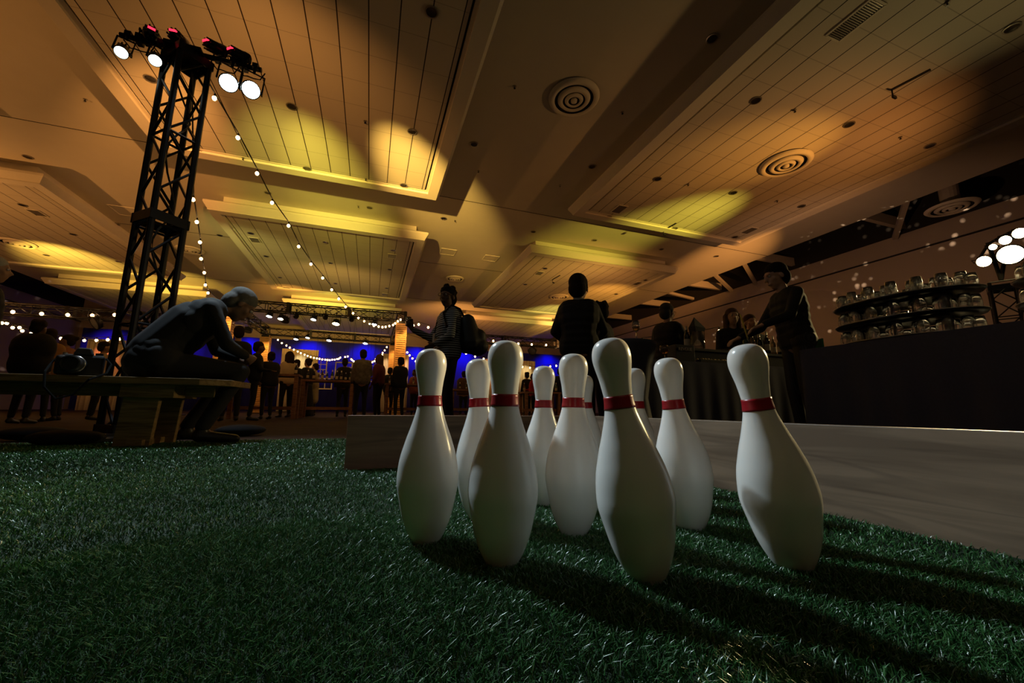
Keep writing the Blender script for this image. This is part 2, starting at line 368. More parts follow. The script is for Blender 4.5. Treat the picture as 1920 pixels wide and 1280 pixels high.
for pts, z, region in (
    ([(809, 22), (282, 147), (547, 199), (773, 246), (371, 283), (576, 316), (757, 347)], ZT, 'in the near left ceiling panel'),
    ([(889, 270), (52, 294), (502, 361), (693, 389), (832, 409), (220, 420), (412, 441), (1000, 434), (1115, 450), (1240, 467), (1110, 312), (1335, 72), (1343, 480)], ZC-.004, 'in the flat ceiling between the dropped panels'),
    ([(470, 437), (610, 454), (737, 469), (499, 480), (620, 493), (731, 505), (525, 520), (629, 531), (725, 540)], ZT, 'in the middle ceiling panel'),
    ([(1417, 188), (1592, 233), (1744, 273), (1233, 335), (1375, 361), (1503, 386), (1141, 407), (1265, 428), (1378, 444), (1897, 52)], ZT, 'in the near right ceiling panel'),
    ([(1022, 503), (1210, 525), (985, 533), (1073, 541), (1155, 551)], ZT, 'in the ceiling panel above the standing man'),
    ([(42, 384), (137, 439), (87, 478), (222, 490)], ZT, 'in the far left ceiling panel')):
    place_group(DL, pts, z, region, 'round recessed downlight', 'downlight', 'recessed ceiling downlights')
SP = thing('fire_sprinkler', 'x', 'sprinkler')
obj('escutcheon', MB().lathe([(.035, 0), (.035, -.006), (.012, -.012), (.012, 0)], 14), M_rim, SP)
obj('sprinkler_head', MB().tube((0, 0, 0), (0, 0, -.04), .008, 8).lathe([(0, -.04), (.022, -.042), (.022, -.046), (0, -.046)], 12), M_black, SP)
for pts, z, region in (
    ([(685, 227), (456, 296), (686, 335)], ZT, 'in the near left ceiling panel'),
    ([(160, 186), (897, 320), (672, 386), (853, 413), (965, 162), (1167, 210), (1050, 347)], ZC-.001, 'in the flat ceiling between panels'),
    ([(1490, 206), (1290, 345), (1457, 376), (1688, 257), (1776, 6)], ZT, 'in the near right ceiling panel')):
    place_group(SP, pts, z, region, 'small fire sprinkler', 'sprinkler', 'ceiling fire sprinklers')
for o in (DL, SP):
    for c in list(o.children): bpy.data.objects.remove(c)
    bpy.data.objects.remove(o)

def diffuser(x, y, z, label, r=.52):
    p = onz(x, y, z); t = thing('ring_diffuser', label, 'ceiling vent', (p.x, p.y, z-.012), 0, 'round ring diffusers')
    obj('back_plate', MB().lathe([(0, -.006), (r*.98, -.004), (r*.98, 0), (0, 0)], 40), M_dark, t)
    for k, (a, b, d1, d2) in enumerate(((1.0, .76, .004, .07), (.64, .44, .03, .09), (.36, .22, .05, .10), (.13, .0, .06, .10))):
        prof = [(r*a, -d1-.002), (r*a, -d1-.012), (r*(a*.6+b*.4), -d2), (max(r*b, 0), -d2+.01), (max(r*b, 0), -d2+.02)] if b else [(r*a, -d1), (r*a*.9, -d2), (0, -d2-.01)]
        obj('louver_ring', MB().lathe(prof, 40), M_trim, t, smooth=True)
    return t
diffuser(1076, 182, ZC, 'large ring diffuser in the flat ceiling above the pins')
diffuser(1473, 305, ZT, 'large ring diffuser glowing orange in the near right ceiling panel', .54)
diffuser(853, 521, ZC, 'ring diffuser in the flat ceiling above the woman in the striped top', .45)
diffuser(32, 454, ZT, 'ring diffuser in the far left ceiling panel', .5)
diffuser(357, 467, ZC, 'ring diffuser in the flat ceiling just right of the tower', .5)
diffuser(1048, 555, ZT, 'ring diffuser in the ceiling panel left of the standing man', .5)
p = onx(1784, 387, 16.3); z_ = p.z
d = diffuser(1784, 387, z_, 'dim ring diffuser hanging in the dark gap by the right wall', .6)
obj('duct_neck', MB().tube((0, 0, 0), (0, 0, 9.0-z_), .22, 16), M_beam, d)
def panel(x, y, z, w_, h_, label, vent=False):
    p = onz(x, y, z); t = thing('air_grille' if vent else 'access_hatch', label, 'vent' if vent else 'hatch', (p.x, p.y, z))
    fr = MB()
    for dx, dy, sx, sy in ((0, h_/2, w_, .03), (0, -h_/2, w_, .03), (w_/2, 0, .03, h_), (-w_/2, 0, .03, h_)): fr.box((dx, dy, -.008), (sx, sy, .016))
    obj('frame', fr, M_trim, t)
    if vent:
        s = MB(); n = int(h_/.03)
        for k in range(n): s.box((0, -h_/2+.03+k*(h_-.06)/max(1, n-1), -.006), (w_-.05, .012, .01))
        obj('slats', s, M_rim, t); obj('backing', MB().box((0, 0, -.001), (w_-.03, h_-.03, .002)), M_can, t)
    else: obj('hatch_door', MB().box((0, 0, -.004), (w_-.04, h_-.04, .006)), M_ceil, t)
panel(1603, 38, ZT, .3, .62, 'rectangular air grille in the near right ceiling panel, top right', True)
panel(840, 472, ZC, .6, .6, 'square access hatch right of the middle ceiling panel')
panel(920, 484, ZC, .6, .6, 'square access hatch left of the panel above the standing man')
panel(238, 396, ZC, .7, .7, 'square access hatch beside the lighting tower')
for x, y, l in ((478, 450, 'small grille at the left front of the middle ceiling panel'), (735, 480, 'small grille at the right front of the middle ceiling panel'), (538, 540, 'small grille at the left back of the middle ceiling panel'),
             (722, 552, 'small grille at the right back of the middle ceiling panel'), (1011, 512, 'small grille at the front left of the panel above the standing man'), (1195, 531, 'small grille at the right of the panel above the standing man'),
             (930, 576, 'small grille at the back left of the panel above the standing man'), (70, 399, 'small grille in the far left ceiling panel'), (1161, 392, 'small grille at the left of the near right ceiling panel'), (1405, 432, 'small grille at the yellow lit end of the near right panel')):
    panel(x, y, ZT, .3, .45, l, True)

# black light stands-offs hanging from ceiling slots
for (a, b, l) in (((1745, 130), (1672, 168), 'black slot track with hook in the near right ceiling panel'), ((1268, 418), (1244, 432), 'short black slot track at the yellow end of the near right panel'), ((1050, 516), (1036, 524), 'tiny black slot track above the standing man')):
    A, B = onz(*a, ZT), onz(*b, ZT); t = thing('ceiling_track', l, 'track', (0, 0, 0))
    obj('rail', MB().box((A+B)/2, ((A-B).length, .05, .02), Matrix.Rotation(math.atan2((A-B).y, (A-B).x), 3, 'Z')), M_dark, t)
    obj('hook', MB().tube(B, B+Vector((0, 0, -.12)), .012).box(B+Vector((.04, 0, -.14)), (.1, .03, .05)), M_black, t)

# dark gap beams beyond the ceiling edge (right) and duct pieces
def beam(name, A, B, w_, h_, mt, label, group=None):
    A, B = Vector(A), Vector(B); d = B-A; q = d.to_track_quat('X', 'Z').to_matrix()
    return tag(obj(name, MB().box((A+B)/2, (d.length, w_, h_), q), mt), label, 'beam', group)
for i, (a, b) in enumerate((((1700, 374), (1678, 446)), ((1394, 492), (1417, 532)), ((1330, 505), (1372, 545)), ((1240, 545), (1300, 560)))):
    A = onx(*a, 15.2); B = onx(*b, 17.5)
    beam('roof_brace', A, B, .14, .14, M_beam, ['pale diagonal brace above the bright glasses', 'pale diagonal brace just left of the barman head', 'pale brace above the bar, left of the barman', 'pale low brace above the man with glasses at the bar'][i], 'braces in the roof gap')
for i, Y in enumerate((4, 8, 12, 16, 20, 24, 28)):
    beam('roof_joist', (15.1, Y, 6.95), (17.7, Y, 6.95), .15, .35, M_beam, 'grey steel joist crossing the roof gap, %s to the lens' % ORD[i], 'joists in the roof gap')
t = thing('air_duct', 'long grey duct running through the roof gap by the right wall', 'duct', (17.15, 15, 8.3))
obj('duct_body', MB().tube((0, -15, 0), (0, 15, 0), .42, 16), M_beam, t, smooth=False)
obj('duct_collar', MB().tube((0, -8, 0), (0, -7.8, 0), .46, 16).tube((0, 2, 0), (0, 2.2, 0), .46, 16).tube((0, 9, 0), (0, 9.2, 0), .46, 16), M_rim, t)
t = thing('light_stand', 'pale horizontal fitting on the wall above the man with glasses', 'fitting', (0, 0, 0))

bpy.data.objects.remove(t)
# doors / panels on the right wall near the bar
for i, (y0, l) in enumerate(((15.0, 'door_1'), (18.0, 'door_2'))):
    d = MB().box((XR-.04, y0, 1.2), (.06, 1.9, 2.4)).box((XR-.06, y0, 3.2), (.06, 1.9, .5)); struct(l, d, mat('door_brown', (.10, .05, .03), .6))

# far blue drapes, white sheer curtains
def curtain(name, x0, x1, Y, z0, z1, mt, label, cat, pitch=.25, amp=.07, group=None, kind=None):
    n = int((x1-x0)/pitch*8); vs = []; fs = []
    for i in range(n+1):
        x = x0+(x1-x0)*i/n; y = amp*math.sin(2*PI*(x-x0)/pitch)+amp*.5*math.sin(5.1*x)
        vs += [(x-(x0+x1)/2, y, 0), (x-(x0+x1)/2, y*.6, z1-z0)]
    fs = [(2*i, 2*i+2, 2*i+3, 2*i+1) for i in range(n)]
    o = obj(name, MB().add(vs, fs), mt, None, ((x0+x1)/2, Y, z0), smooth=True)
    sol = o.modifiers.new('thickness', 'SOLIDIFY'); sol.thickness = .01
    return tag(o, label, cat, group, kind)
curtain('blue_backdrop', -18.6, 17.4, YF-.35, .02, 5.46, M_blue, 'wide blue lit cloth backdrop across the far end of the hall', 'backdrop', .9, .05)
M_sheer = mat('sheer_curtain', (.75, .68, .62), .8, noise=.1)
for i, (px, w_, l) in enumerate(((560, 2.0, 'pale lit curtain behind the crowd, left of the window frames'), (722, .7, 'narrow pale curtain just left of the front right column'), (758, .5, 'narrow pale curtain just right of the front right column'), (930, 1.6, 'pale curtain lit orange at the top, between pins at the far wall'), (985, 1.6, 'pale curtain lit yellow behind the small centre pin'), (190, 1.6, 'pale curtain lit red at the top, behind the tower'))):
    c = ony(px, 700, 27.0); curtain('sheer_curtain', c.x-w_/2, c.x+w_/2, 27.0, .02, 3.75, M_sheer, l, 'curtain', .22, .05, 'pale sheer curtains at the far end')
    spot('curtain_light', (c.x, 26.2, 3.9), (c.x, 27, 2.4), ((1, .8, .35), WARM, WARM, (1, .35, .1), (1, .75, .3), (1, .22, .08))[i], 60, 70, 1)
# blue wash from lamps above the backdrop
for i in range(9):
    x = -17+i*4.1
    spot('backdrop_wash', (x, YF-1.5, 5.6), (x, YF-.3, 3.4), (.02, .02, 1) if x > -9 else (.3, .1, .9), (170 if x > -9 else 70), 120, 1, .1)

# white window frames hanging before the backdrop
M_winw = mat('white_window_wood', (.75, .72, .68), .6)
def wframe(px0, py0, px1, py1, Y, nx, ny, label):
    A, B = ony(px0, py0, Y), ony(px1, py1, Y); w_, h_ = B.x-A.x, A.z-B.z
    t = thing('hanging_window_frame', label, 'window frame', (A.x, Y, B.z), 0, 'white window frames hung before the backdrop')
    s = .06; f = MB()
    f.box((w_/2, 0, 0), (w_+s, .06, s)).box((w_/2, 0, h_), (w_+s, .06, s)).box((0, 0, h_/2), (s, .06, h_)).box((w_, 0, h_/2), (s, .06, h_)); obj('outer_frame', f, M_winw, t)
    g = MB()
    for i in range(1, nx): g.box((w_*i/nx, 0, h_/2), (.035, .04, h_))
    for j in range(1, ny): g.box((w_/2, 0, h_*j/ny), (w_, .04, .035))
    if nx*ny > 1: obj('glazing_bars', g, M_winw, t)
    obj('hanging_wire', MB().tube((.05, 0, h_), (.05, 0, ZC-B.z), .006, 5).tube((w_-.05, 0, h_), (w_-.05, 0, ZC-B.z), .006, 5), M_cabletie, t)
wframe(591, 673, 611, 702, 25.5, 2, 3, 'white six pane window frame hanging left of centre, beside the lit curtain')
wframe(597, 709, 621, 729, 25.3, 2, 1, 'white window frame hanging lowest, above the bottles on the far bar')
wframe(630, 679, 660, 708, 25.5, 1, 1, 'open white window frame hanging in the middle of the row')
wframe(650, 679, 660, 689, 25.2, 1, 1, 'tiny white window frame at the corner of the open one')
wframe(687, 676, 702, 695, 25.5, 2, 2, 'white four pane window frame hanging left of the front right column')
wframe(691, 702, 702, 715, 25.2, 1, 1, 'small white window frame low beside the front right column')

# ------------------------------------------------------------------ trusses
def truss_mesh(L, s, axis='Z', chord=.025, brace=.011, pitch=.5):
    """four chords and lacing of a box truss of length L and side s"""
    ch = []; br = MB(); h = s/2; co = ((-h, -h), (h, -h), (h, h), (-h, h))
    def P(a, b, t): return Vector((a, b, t)) if axis == 'Z' else Vector((t, a, b)) if axis == 'X' else Vector((a, t, b))
    for a, b in co: ch.append(MB().tube(P(a, b, 0), P(a, b, L), chord, 10))
    n = max(2, round(L/pitch)); k = L/n
    for f in range(4):
        (a, b), (c, d) = co[f], co[(f+1) % 4]
        for i in range(n):
            if i % 2: br.tube(P(a, b, i*k), P(c, d, (i+1)*k), brace, 6)
            else: br.tube(P(c, d, i*k), P(a, b, (i+1)*k), brace, 6)
            if i % 3 == 0: br.tube(P(a, b, i*k), P(c, d, i*k), brace, 6)
        br.tube(P(a, b, L), P(c, d, L), brace, 6)
    return ch, br
def plates(s, zs, axis='Z'):
    m = MB(); h = s/2+.02
    for z in zs:
        for a, b, c, d in ((0, -h, s+.06, .014), (0, h, s+.06, .014), (-h, 0, .014, s+.06), (h, 0, .014, s+.06)):
            if axis == 'Z': m.box((a, b, z), (c, d, .09))
            elif axis == 'X': m.box((z, a, b), (.09, c, d))
            else: m.box((a, z, b), (c, .09, d))
    return m
def truss(name, L, s, axis, loc, rotz, label, cat='truss', pitch=.5, joints=(), chord=.025, group=None, brace=.011):
    t = thing(name, label, cat, loc, rotz, group); ch, br = truss_mesh(L, s, axis, chord, pitch=pitch, brace=brace)
    for c in ch: obj('chord', c, M_truss, t, smooth=False)
    obj('lacing', br, M_truss, t)
    for jz in joints: obj('joint_plate', plates(s, (jz,), axis), M_truss, t)
    return t
TH = 3.72
tw = truss('lighting_tower', TH-.06, .25, 'Z', (TOWER.x, TOWER.y, .06), math.radians(48), 'tall black truss tower carrying lamps, standing behind the bench', 'lighting tower', .31, (.02, 1.9, TH-.1), .026, brace=.012)
obj('base_plate', MB().box((0, 0, -.03), (.9, .9, .02)).box((0, 0, -.012), (.42, .42, .02)), M_black, tw)
bg = MB()
for dx, dy, a, l in ((-.55, -.05, .2, 'black sandbag lying left of the lighting tower foot'), (-.05, -.62, .0, 'black sandbag lying in front of the lighting tower foot'), (.78, .22, .5, 'black sandbag lying right of the lighting tower foot')):
    sb = MB(); sb.ball((0, 0, .055), (.22, .13, .055), 14, 8)
    o = obj('sandbag', sb, M_blackcloth, None, (TOWER.x+dx, TOWER.y+dy, .0), smooth=True); o.rotation_euler.z = a; tag(o, l, 'sandbag', 'sandbags at the tower foot')

obj('power_cable', MB().path([(.1*math.sin(i*.8)+.02, .09*math.cos(i*.7), i*.12) for i in range(31)], .009), M_cabletie, tw)

def par_can(loc, target, lens, label, group, r=.095, display=False, yoke=True, hang=None):
    loc = Vector(loc); t = thing('stage_lamp', label, 'stage lamp', loc, 0, group)
    q = (Vector(target)-loc).to_track_quat('Z', 'Y')
    b = obj('housing', MB().lathe([(0, -.16), (r*.45, -.16), (r*.62, -.13), (r*.95, -.10), (r, -.02), (r*1.08, -.01), (r*1.1, .03), (r*.98, .035), (r*.96, .02)], 24, qt=q), M_black, t); smoothang(b)
    fins = MB()
    for k in range(10):
        a = 2*PI*k/10; fins.box(q @ Vector((r*.85*math.cos(a), r*.85*math.sin(a), -.11)), (.012, .012, .07), q.to_matrix())
    obj('cooling_fins', fins, M_black, t)
    obj('lens', MB().lathe([(r*.97, .018), (r*.5, .024), (0, .026)], 24, qt=q), lens, t, smooth=True)
    if yoke:
        u = q @ Vector((1, 0, 0)); up = hang if hang is not None else Vector((0, 0, .2)); y = MB(); pts = []
        u.z = 0; u.normalize()
        y.box(u*(r*1.25), (.012, .03, .03)); y.path([u*(r*1.25), u*(r*1.25)+up*.7, -u*(r*1.25)+up*.7, -u*(r*1.25)], .009)
        y.tube(up*.7, up, .014); y.box(up, (.05, .05, .05)); obj('yoke', y, M_black, t)
    if display: obj('display', MB().box(q @ Vector((0, r*.35, -.148))+Vector((0, 0, 0)), (.055, .02, .03), q.to_matrix()), M_led, t)
    return t
# head of the tower: crossbar and eight lamps
A = onplane(238, 68, (TOWER.x, TOWER.y), (TOWER.x+1, TOWER.y)); B = onplane(480, 132, (TOWER.x, TOWER.y), (TOWER.x+1, TOWER.y))
zb = TH+.06
t = thing('lamp_crossbar', 'black crossbar on top of the lighting tower holding the lamps', 'crossbar', (0, 0, 0))
obj('bar', MB().tube((A.x-.05, TOWER.y, zb), (B.x+.05, TOWER.y, zb), .026, 12), M_black, t)
cb = MB()
for k in range(5):
    x0 = A.x-.02+(B.x-A.x)*k/4.6; cb.path([(x0+.05*j, TOWER.y+.03*math.sin(j*2), zb-.04-.09*math.sin(PI*j/5)) for j in range(6)], .006)
obj('dangling_cables', cb, M_cabletie, t)
obj('clamp', MB().box((A.x+.1, TOWER.y, zb), (.05, .08, .09)), M_black, t); obj('clamp', MB().box((B.x-.1, TOWER.y, zb), (.05, .08, .09)), M_black, t); obj('mounting_plate', MB().box((TOWER.x, TOWER.y, zb-.05), (.3, .3, .03)), M_black, t)
LG = 'lamps on the lighting tower'
PX = lambda x, y, dy=0: onplane(x, y, (TOWER.x, TOWER.y+dy), (TOWER.x+1, TOWER.y+dy))
for (x, y, dy, tgt, lens, lab, disp) in (
    (228, 97, -.08, (-1.2, 1.5, 0), M_lens_pale, 'lit lamp at the left end of the tower crossbar, pale yellow face', False),
    (291, 112, -.08, (-.6, 1.5, 0), M_lens_pale, 'lit lamp hanging left of the tower, pale green white face', False),
    (428, 155, -.08, (.3, 0.6, .1), M_lens_cool, 'dazzling white lamp just right of the tower', False),
    (470, 168, -.08, (.4, .5, .1), M_lens_cool, 'dazzling white lamp at the right end of the tower crossbar', False),
    (283, 66, .03, (-4.5, 9, 6.0), M_lens_off, 'lamp aimed away with red display, left on the tower crossbar', True),
    (340, 80, .03, (-1.5, 12, 6.0), M_lens_off, 'lamp aimed away with red display, on top of the tower', True),
    (413, 95, .03, (1.5, 9, 6.0), M_lens_off, 'lamp aimed away with red display, first right of the tower', True),
    (458, 110, .03, (3.0, 10, 6.2), M_lens_off, 'lamp aimed away with red display, right end of the crossbar', True)):
    p = PX(x, y, dy); up = (zb-p.z)
    par_can(p, tgt, lens, lab, LG, (.078 if lens is M_lens_cool else .062 if lens is M_lens_off else .050), disp, hang=Vector((0, -dy*.6, up if abs(up) > .08 else (.1 if up > 0 else -.1))))
# bar tower with warm lamps (far right)
tr = truss('bar_lighting_tower', 2.5, .30, 'Z', (TOWER_R.x, TOWER_R.y, .05), .4, 'black truss tower behind the glass trays on the right', 'lighting tower', .31, (.02, 2.4), .026)
obj('base_plate', MB().box((0, 0, -.02), (.9, .9, .02)), M_black, tr)
PR = lambda x, y: onplane(x, y, (TOWER_R.x, TOWER_R.y-.1), (TOWER_R.x-.3, TOWER_R.y+.9))
pts = [(1845, 490, .15, 'warm yellow lamp, lowest and leftmost on the bar tower'), (1895, 477, .26, 'brightest warm lamp in the middle of the bar tower'), (1862, 463, .08, 'small warm lamp above left on the bar tower'), (1885, 450, .12, 'warm lamp second from the top of the bar tower'), (1912, 437, .14, 'warm lamp topmost at the right edge on the bar tower')]
for x, y, r, l in pts:
    p = PR(x, y); par_can(p, (1, .8, .4), M_lens_warm, l, 'warm lamps on the bar tower', r*.62, False, hang=Vector((.15, .1, .12)))
bt = MB(); ps = [PR(x, y)+Vector((.15, .1, .12)) for x, y, r, l in pts]
bt.path([ps[0], ps[2], ps[3], ps[4]], .025); bt.tube(ps[1], (TOWER_R.x, TOWER_R.y, 2.6), .03); bt.tube(ps[2], (TOWER_R.x, TOWER_R.y, 2.6), .03)
tag(obj('lamp_bracket', bt, M_black), 'bent black bracket joining the warm lamps on the bar tower', 'bracket')

# square truss rig on four wood clad columns
cols = dict(nr=(.93, 15.0), nl=(-4.6, 15.2), fl=(-4.55, 20.2), fr=(.95, 20.6))
CH = 3.42
def column(xy, label, ang=0.0):
    t = thing('clad_column', label, 'column', (xy[0], xy[1], 0), ang, 'wood clad columns of the square rig')
    obj('core', MB().box((0, 0, CH/2), (.30, .30, CH)), M_dark, t)
    s = MB(); n = 42
    for k in range(n):
        z = .06+k*(CH-.1)/n
        for a in range(4):
            R_ = Matrix.Rotation(a*PI/2, 3, 'Z'); s.box(R_ @ Vector((0, -.165, z)), (.35, .018, .062), R_ @ Matrix.Rotation(random.uniform(-.01, .01), 3, 'Y'))
    obj('cladding_boards', s, wood('clad_wood', (.35, .16, .05), (.75, .45, .18), 4, (1, 1, 20), .6) if 'clad_wood' not in MATS else MATS['clad_wood'], t)
    e = MB()
    for a, b in ((-1, -1), (1, -1), (1, 1), (-1, 1)): e.box((a*.175, b*.175, CH/2), (.03, .03, CH))
    obj('corner_trim', e, mat('column_trim', (.45, .26, .12), .6), t)
    return t
column(cols['nr'], 'wood clad column at the front right corner of the square rig')
column(cols['nl'], 'wood clad column at the front left corner, behind the stooping man')
column(cols['fl'], 'wood clad column at the far left corner of the square rig')
column(cols['fr'], 'wood clad column at the far right corner, left of the front one')
for k, (x, y) in cols.items():
    pw = {'nr': 260, 'nl': 260, 'fl': 200, 'fr': 200}[k]
    spot('column_light', (x+.25, y-.75, CH+.1), (x, y-.1, CH-1.2), (1, .50, .12), pw, 60, 1, .04)
    spot('column_light', (x-.75, y-.2, CH+.1), (x-.1, y, CH-1.2), (1, .35, .06), pw*.5, 60, 1, .04)
RG = 'box trusses of the square rig'
def hb(A, B, z, label, group=RG, s=.30, pitch=.42, joints=True):
    A, B = Vector(A), Vector(B); L = (B-A).length; ang = math.atan2(B.y-A.y, B.x-A.x)
    return truss('rig_truss', L, s, 'X', (A.x, A.y, z), ang, label, 'truss', pitch, (0.05, L*.33, L*.66, L-.05) if joints else (), .022, group)
hb((-4.75, 15.2), (1.1, 15.0), CH+.2, 'front horizontal truss of the square rig with lamps under it')
hb((-4.7, 20.2), (1.1, 20.6), CH+.2, 'back horizontal truss of the square rig')
hb((-4.6, 15.36), (-4.55, 20.05), CH+.2, 'left side truss of the square rig')
hb((.93, 15.16), (.95, 20.45), CH+.2, 'right side truss of the square rig')
hb((-14.5, 15.4), (-5.6, 15.4), 3.0, 'horizontal truss with bulbs on the far left, behind the tower', 'outer rig trusses')
hb((2.6, 15.0), (9.6, 14.9), 2.98, 'horizontal truss with bulbs behind the pins, right of the woman', 'outer rig trusses')
hb((5.4, 14.8), (6.6, 18.6), 2.75, 'short truss running back from the bulb truss on the right', 'outer rig trusses')
M_stand = M_black
for i, (x, y, z, l) in enumerate(((-14.5, 15.4, 2.85, 'thin black pole holding up the left bulb truss at its outer end'), (-5.6, 15.4, 2.85, 'thin black pole holding up the left bulb truss near the rig'), (2.6, 15.0, 2.83, 'thin black pole under the left end of the right bulb truss'), (9.6, 14.9, 2.83, 'thin black pole under the right end of the right bulb truss'), (6.6, 18.6, 2.6, 'thin black pole under the back end of the short truss'))):
    t = thing('truss_stand', l, 'stand', (x, y, 0), 0, 'poles under the outer trusses')
    obj('pole', MB().tube((0, 0, .02), (0, 0, z), .035, 10), M_stand, t); obj('foot_plate', MB().box((0, 0, .012), (.6, .6, .024)), M_stand, t)
# lamps hanging from the rig
RL = 'lamps hanging from the square rig'
M_dl = mat('lit_small_lens', (1, 1, 1), .3, noise=0, emit=(.95, .95, 1), estr=14)
M_dlw = mat('lit_small_warm_lens', (1, 1, 1), .3, noise=0, emit=(1, .8, .45), estr=25)
rl = []
for x, y, Y, lens, rr, l in ((505, 592, 15.0, M_dl, .09, 'small lit lamp under the front truss, leftmost'), (527, 597, 15.0, M_dlw, .10, 'warm lit lamp under the front truss, second from the left'), (534, 601, 15.1, M_lens_off, .13, 'dark lamp beside the warm one under the front truss'),
        (555, 594, 15.0, M_lens_off, .07, 'small dark lamp in the left half of the front truss'), (588, 598, 15.0, M_dl, .09, 'small lit lamp under the middle of the front truss'), (610, 596, 15.0, M_lens_off, .07, 'small dark lamp at the middle of the front truss'),
        (630, 606, 15.0, M_dlw, .12, 'brightest round lamp hanging low under the front truss'), (659, 600, 15.0, M_lens_off, .07, 'small dark lamp in the right half of the front truss'), (702, 607, 15.0, M_dl, .09, 'small lit lamp under the right end of the front truss'),
        (555, 635, 20.3, M_dl, .1, 'small lit lamp under the back truss, leftmost'), (577, 632.5, 20.3, M_dl, .09, 'small lit lamp under the back truss, second from left'), (617, 637.5, 20.3, M_dl, .11, 'small lit lamp under the middle of the back truss'), (685, 643, 20.5, M_dl, .11, 'small lit lamp under the back truss, rightmost'),
        (452, 604, 15.6, M_dl, .09, 'small lit lamp at the front left corner of the rig'), (457, 598, 16.2, M_dl, .07, 'lit lamp high on the left side truss'), (466, 620, 17.5, M_lens_off, .14, 'dark lamp low under the left side truss')):
    p = ony(x, y, Y); p.x = -4.58 if 15.5 < Y < 19 else p.x; par_can(p, p+Vector((-.1, -.35, -1)), lens, l, RL, rr, hang=Vector((0, .02, min(1.6, max(.24, CH+.14-p.z)))))
p = ony(178, 605, 15.3); par_can(p, p+Vector((-.6, -.6, -.5)), M_lens_off, 'dark lamp hanging under the left bulb truss', RL, .2, hang=Vector((0, 0, .25)))
p = ony(998, 658, 15.0); par_can(p, p+Vector((-.6, -.6, -.5)), M_lens_off, 'dark lamp hanging under the right bulb truss', RL, .16, hang=Vector((0, 0, .3)))

# ------------------------------------------------------------------ string lights
def string(label, wire, bulbs, r=.03, wr=.008, drop=.06, group='festoon light strings'):
    o = wire[0]; t = thing('festoon_string', label, 'string lights', o, 0, group)
    obj('wire', MB().path([w_-o for w_ in wire], wr, 5), M_cabletie, t)
    bm_ = MB().lathe([(0, -r*1.15), (r*.6, -r*.95), (r, -r*.1), (r*.85, r*.5), (r*.4, r*1.0), (0, r*1.05)], 10).mesh('bulb', True)
    sm_ = MB().tube((0, 0, r*.9), (0, 0, r*2.4), r*.45, 7).mesh('socket')
    for b in bulbs:
        bo = link('bulb', bm_, M_bulb, t, b-o); link('socket', sm_, M_cabletie, bo)
    return t
def from_px(pts, fn): return [fn(x, y) for x, y in pts]
def wires(bulbs, r, ends):
    w_ = [b+Vector((0, 0, r*2.4)) for b in bulbs]; return ([ends[0]] if ends[0] is not None else [])+w_+([ends[1]] if ends[1] is not None else [])
Ttop = Vector((TOWER.x+.15, TOWER.y, TH-.15))
f1 = lambda x, y: onplane(x, y, (Ttop.x, Ttop.y), cols['nr'])
P1 = [(402, 184), (446, 258), (482, 325), (510, 380), (541, 423), (560, 462), (583, 495), (605, 521), (622, 543), (635, 560), (648, 575), (662, 587), (672, 596), (683, 602), (693, 607)]
b1 = from_px(P1, f1); string('long festoon string from the tower top to the front right column', wires(b1, .022, (Ttop, Vector((.9, 14.8, CH)))), b1, .022)
f2 = lambda x, y: onplane(x, y, (Ttop.x-.1, Ttop.y), cols['nl'])
P2 = [(361, 321), (362, 374), (369, 416), (375, 454), (377, 485), (383, 511), (385, 534), (390, 549)]
b2 = from_px(P2, f2); string('festoon string from the tower down behind the stooping man', wires(b2, .022, (Ttop+Vector((-.1, 0, 0)), Vector((-4.5, 15.0, CH)))), b2, .022)
Yc = 14.8
b3 = [ony(x, y, Yc) for x, y in [(701, 610.5), (710, 612), (717, 613), (723, 612.5), (730, 611), (737, 609), (741, 606), (746, 602), (751, 599)]]
string('short sagging festoon string ending on the front right column', wires(b3, .034, (Vector((-.35, 14.9, CH+.05)), Vector((.93, 14.8, CH)))), b3, .034)
Yf = 20.2
P4 = [(775, 492), (822, 530), (877, 560), (917, 586), (966, 610), (1013, 632), (1050, 651), (1096, 669), (1131, 684), (1168, 697), (1207, 708), (1243, 714), (1275, 720), (1307, 727), (1343, 731), (1371, 733), (1398, 734), (1427, 731), (1456, 729), (1486, 722), (1506, 719), (1524, 705)]
b4 = [ony(400+x/6.4, 560+y/6.4, Yf) for x, y in P4]+[ony(647, 669, Yf)]
P5 = [(457, 543), (468, 552), (483, 565), (496, 577), (511, 589), (523, 594), (550, 612)]
P6 = [(575, 613), (585, 616), (602, 611), (618, 608), (635, 602), (655, 594), (672, 585), (690, 573), (712, 562), (725, 540), (753, 520), (775, 497), (795, 495), (800, 473), (822, 445), (845, 410)]
b4 += [ony(652, 668, Yf)]+[ony(580+x/5.817, 580+y/5.817, Yf+.1) for x, y in P5+P6]
string('long twice sagging festoon string between the two far columns', wires(b4, .034, (Vector((-4.4, 20.1, CH)), Vector((.85, 20.3, CH)))), b4, .034)
P7 = [(1037, 432), (1068, 468), (1093, 500), (1124, 534), (1160, 564), (1190, 591), (1221, 617), (1247, 636), (1273, 655), (1298, 676), (1317, 688), (1345, 703)]
b7 = [ony(580+x/5.817, 580+y/5.817, 15.5) for x, y in P7]
string('festoon string sloping down right of the front right column', wires(b7, .032, (Vector((1.05, 15.1, CH-.2)), None)), b7, .032)
b8 = [ony(x, y, 14.5) for x, y in ((762, 604), (769, 602.5), (775, 610), (785, 608), (803, 613.5))]
string('short festoon string between the front right column and the woman', wires(b8, .04, (Vector((1.1, 14.9, CH)), None)), b8, .04)
b9 = [ony(x, y, 15.2) for x, y in ((24, 584.5), (78, 588), (127, 590), (173, 591), (215, 590), (253, 588))]
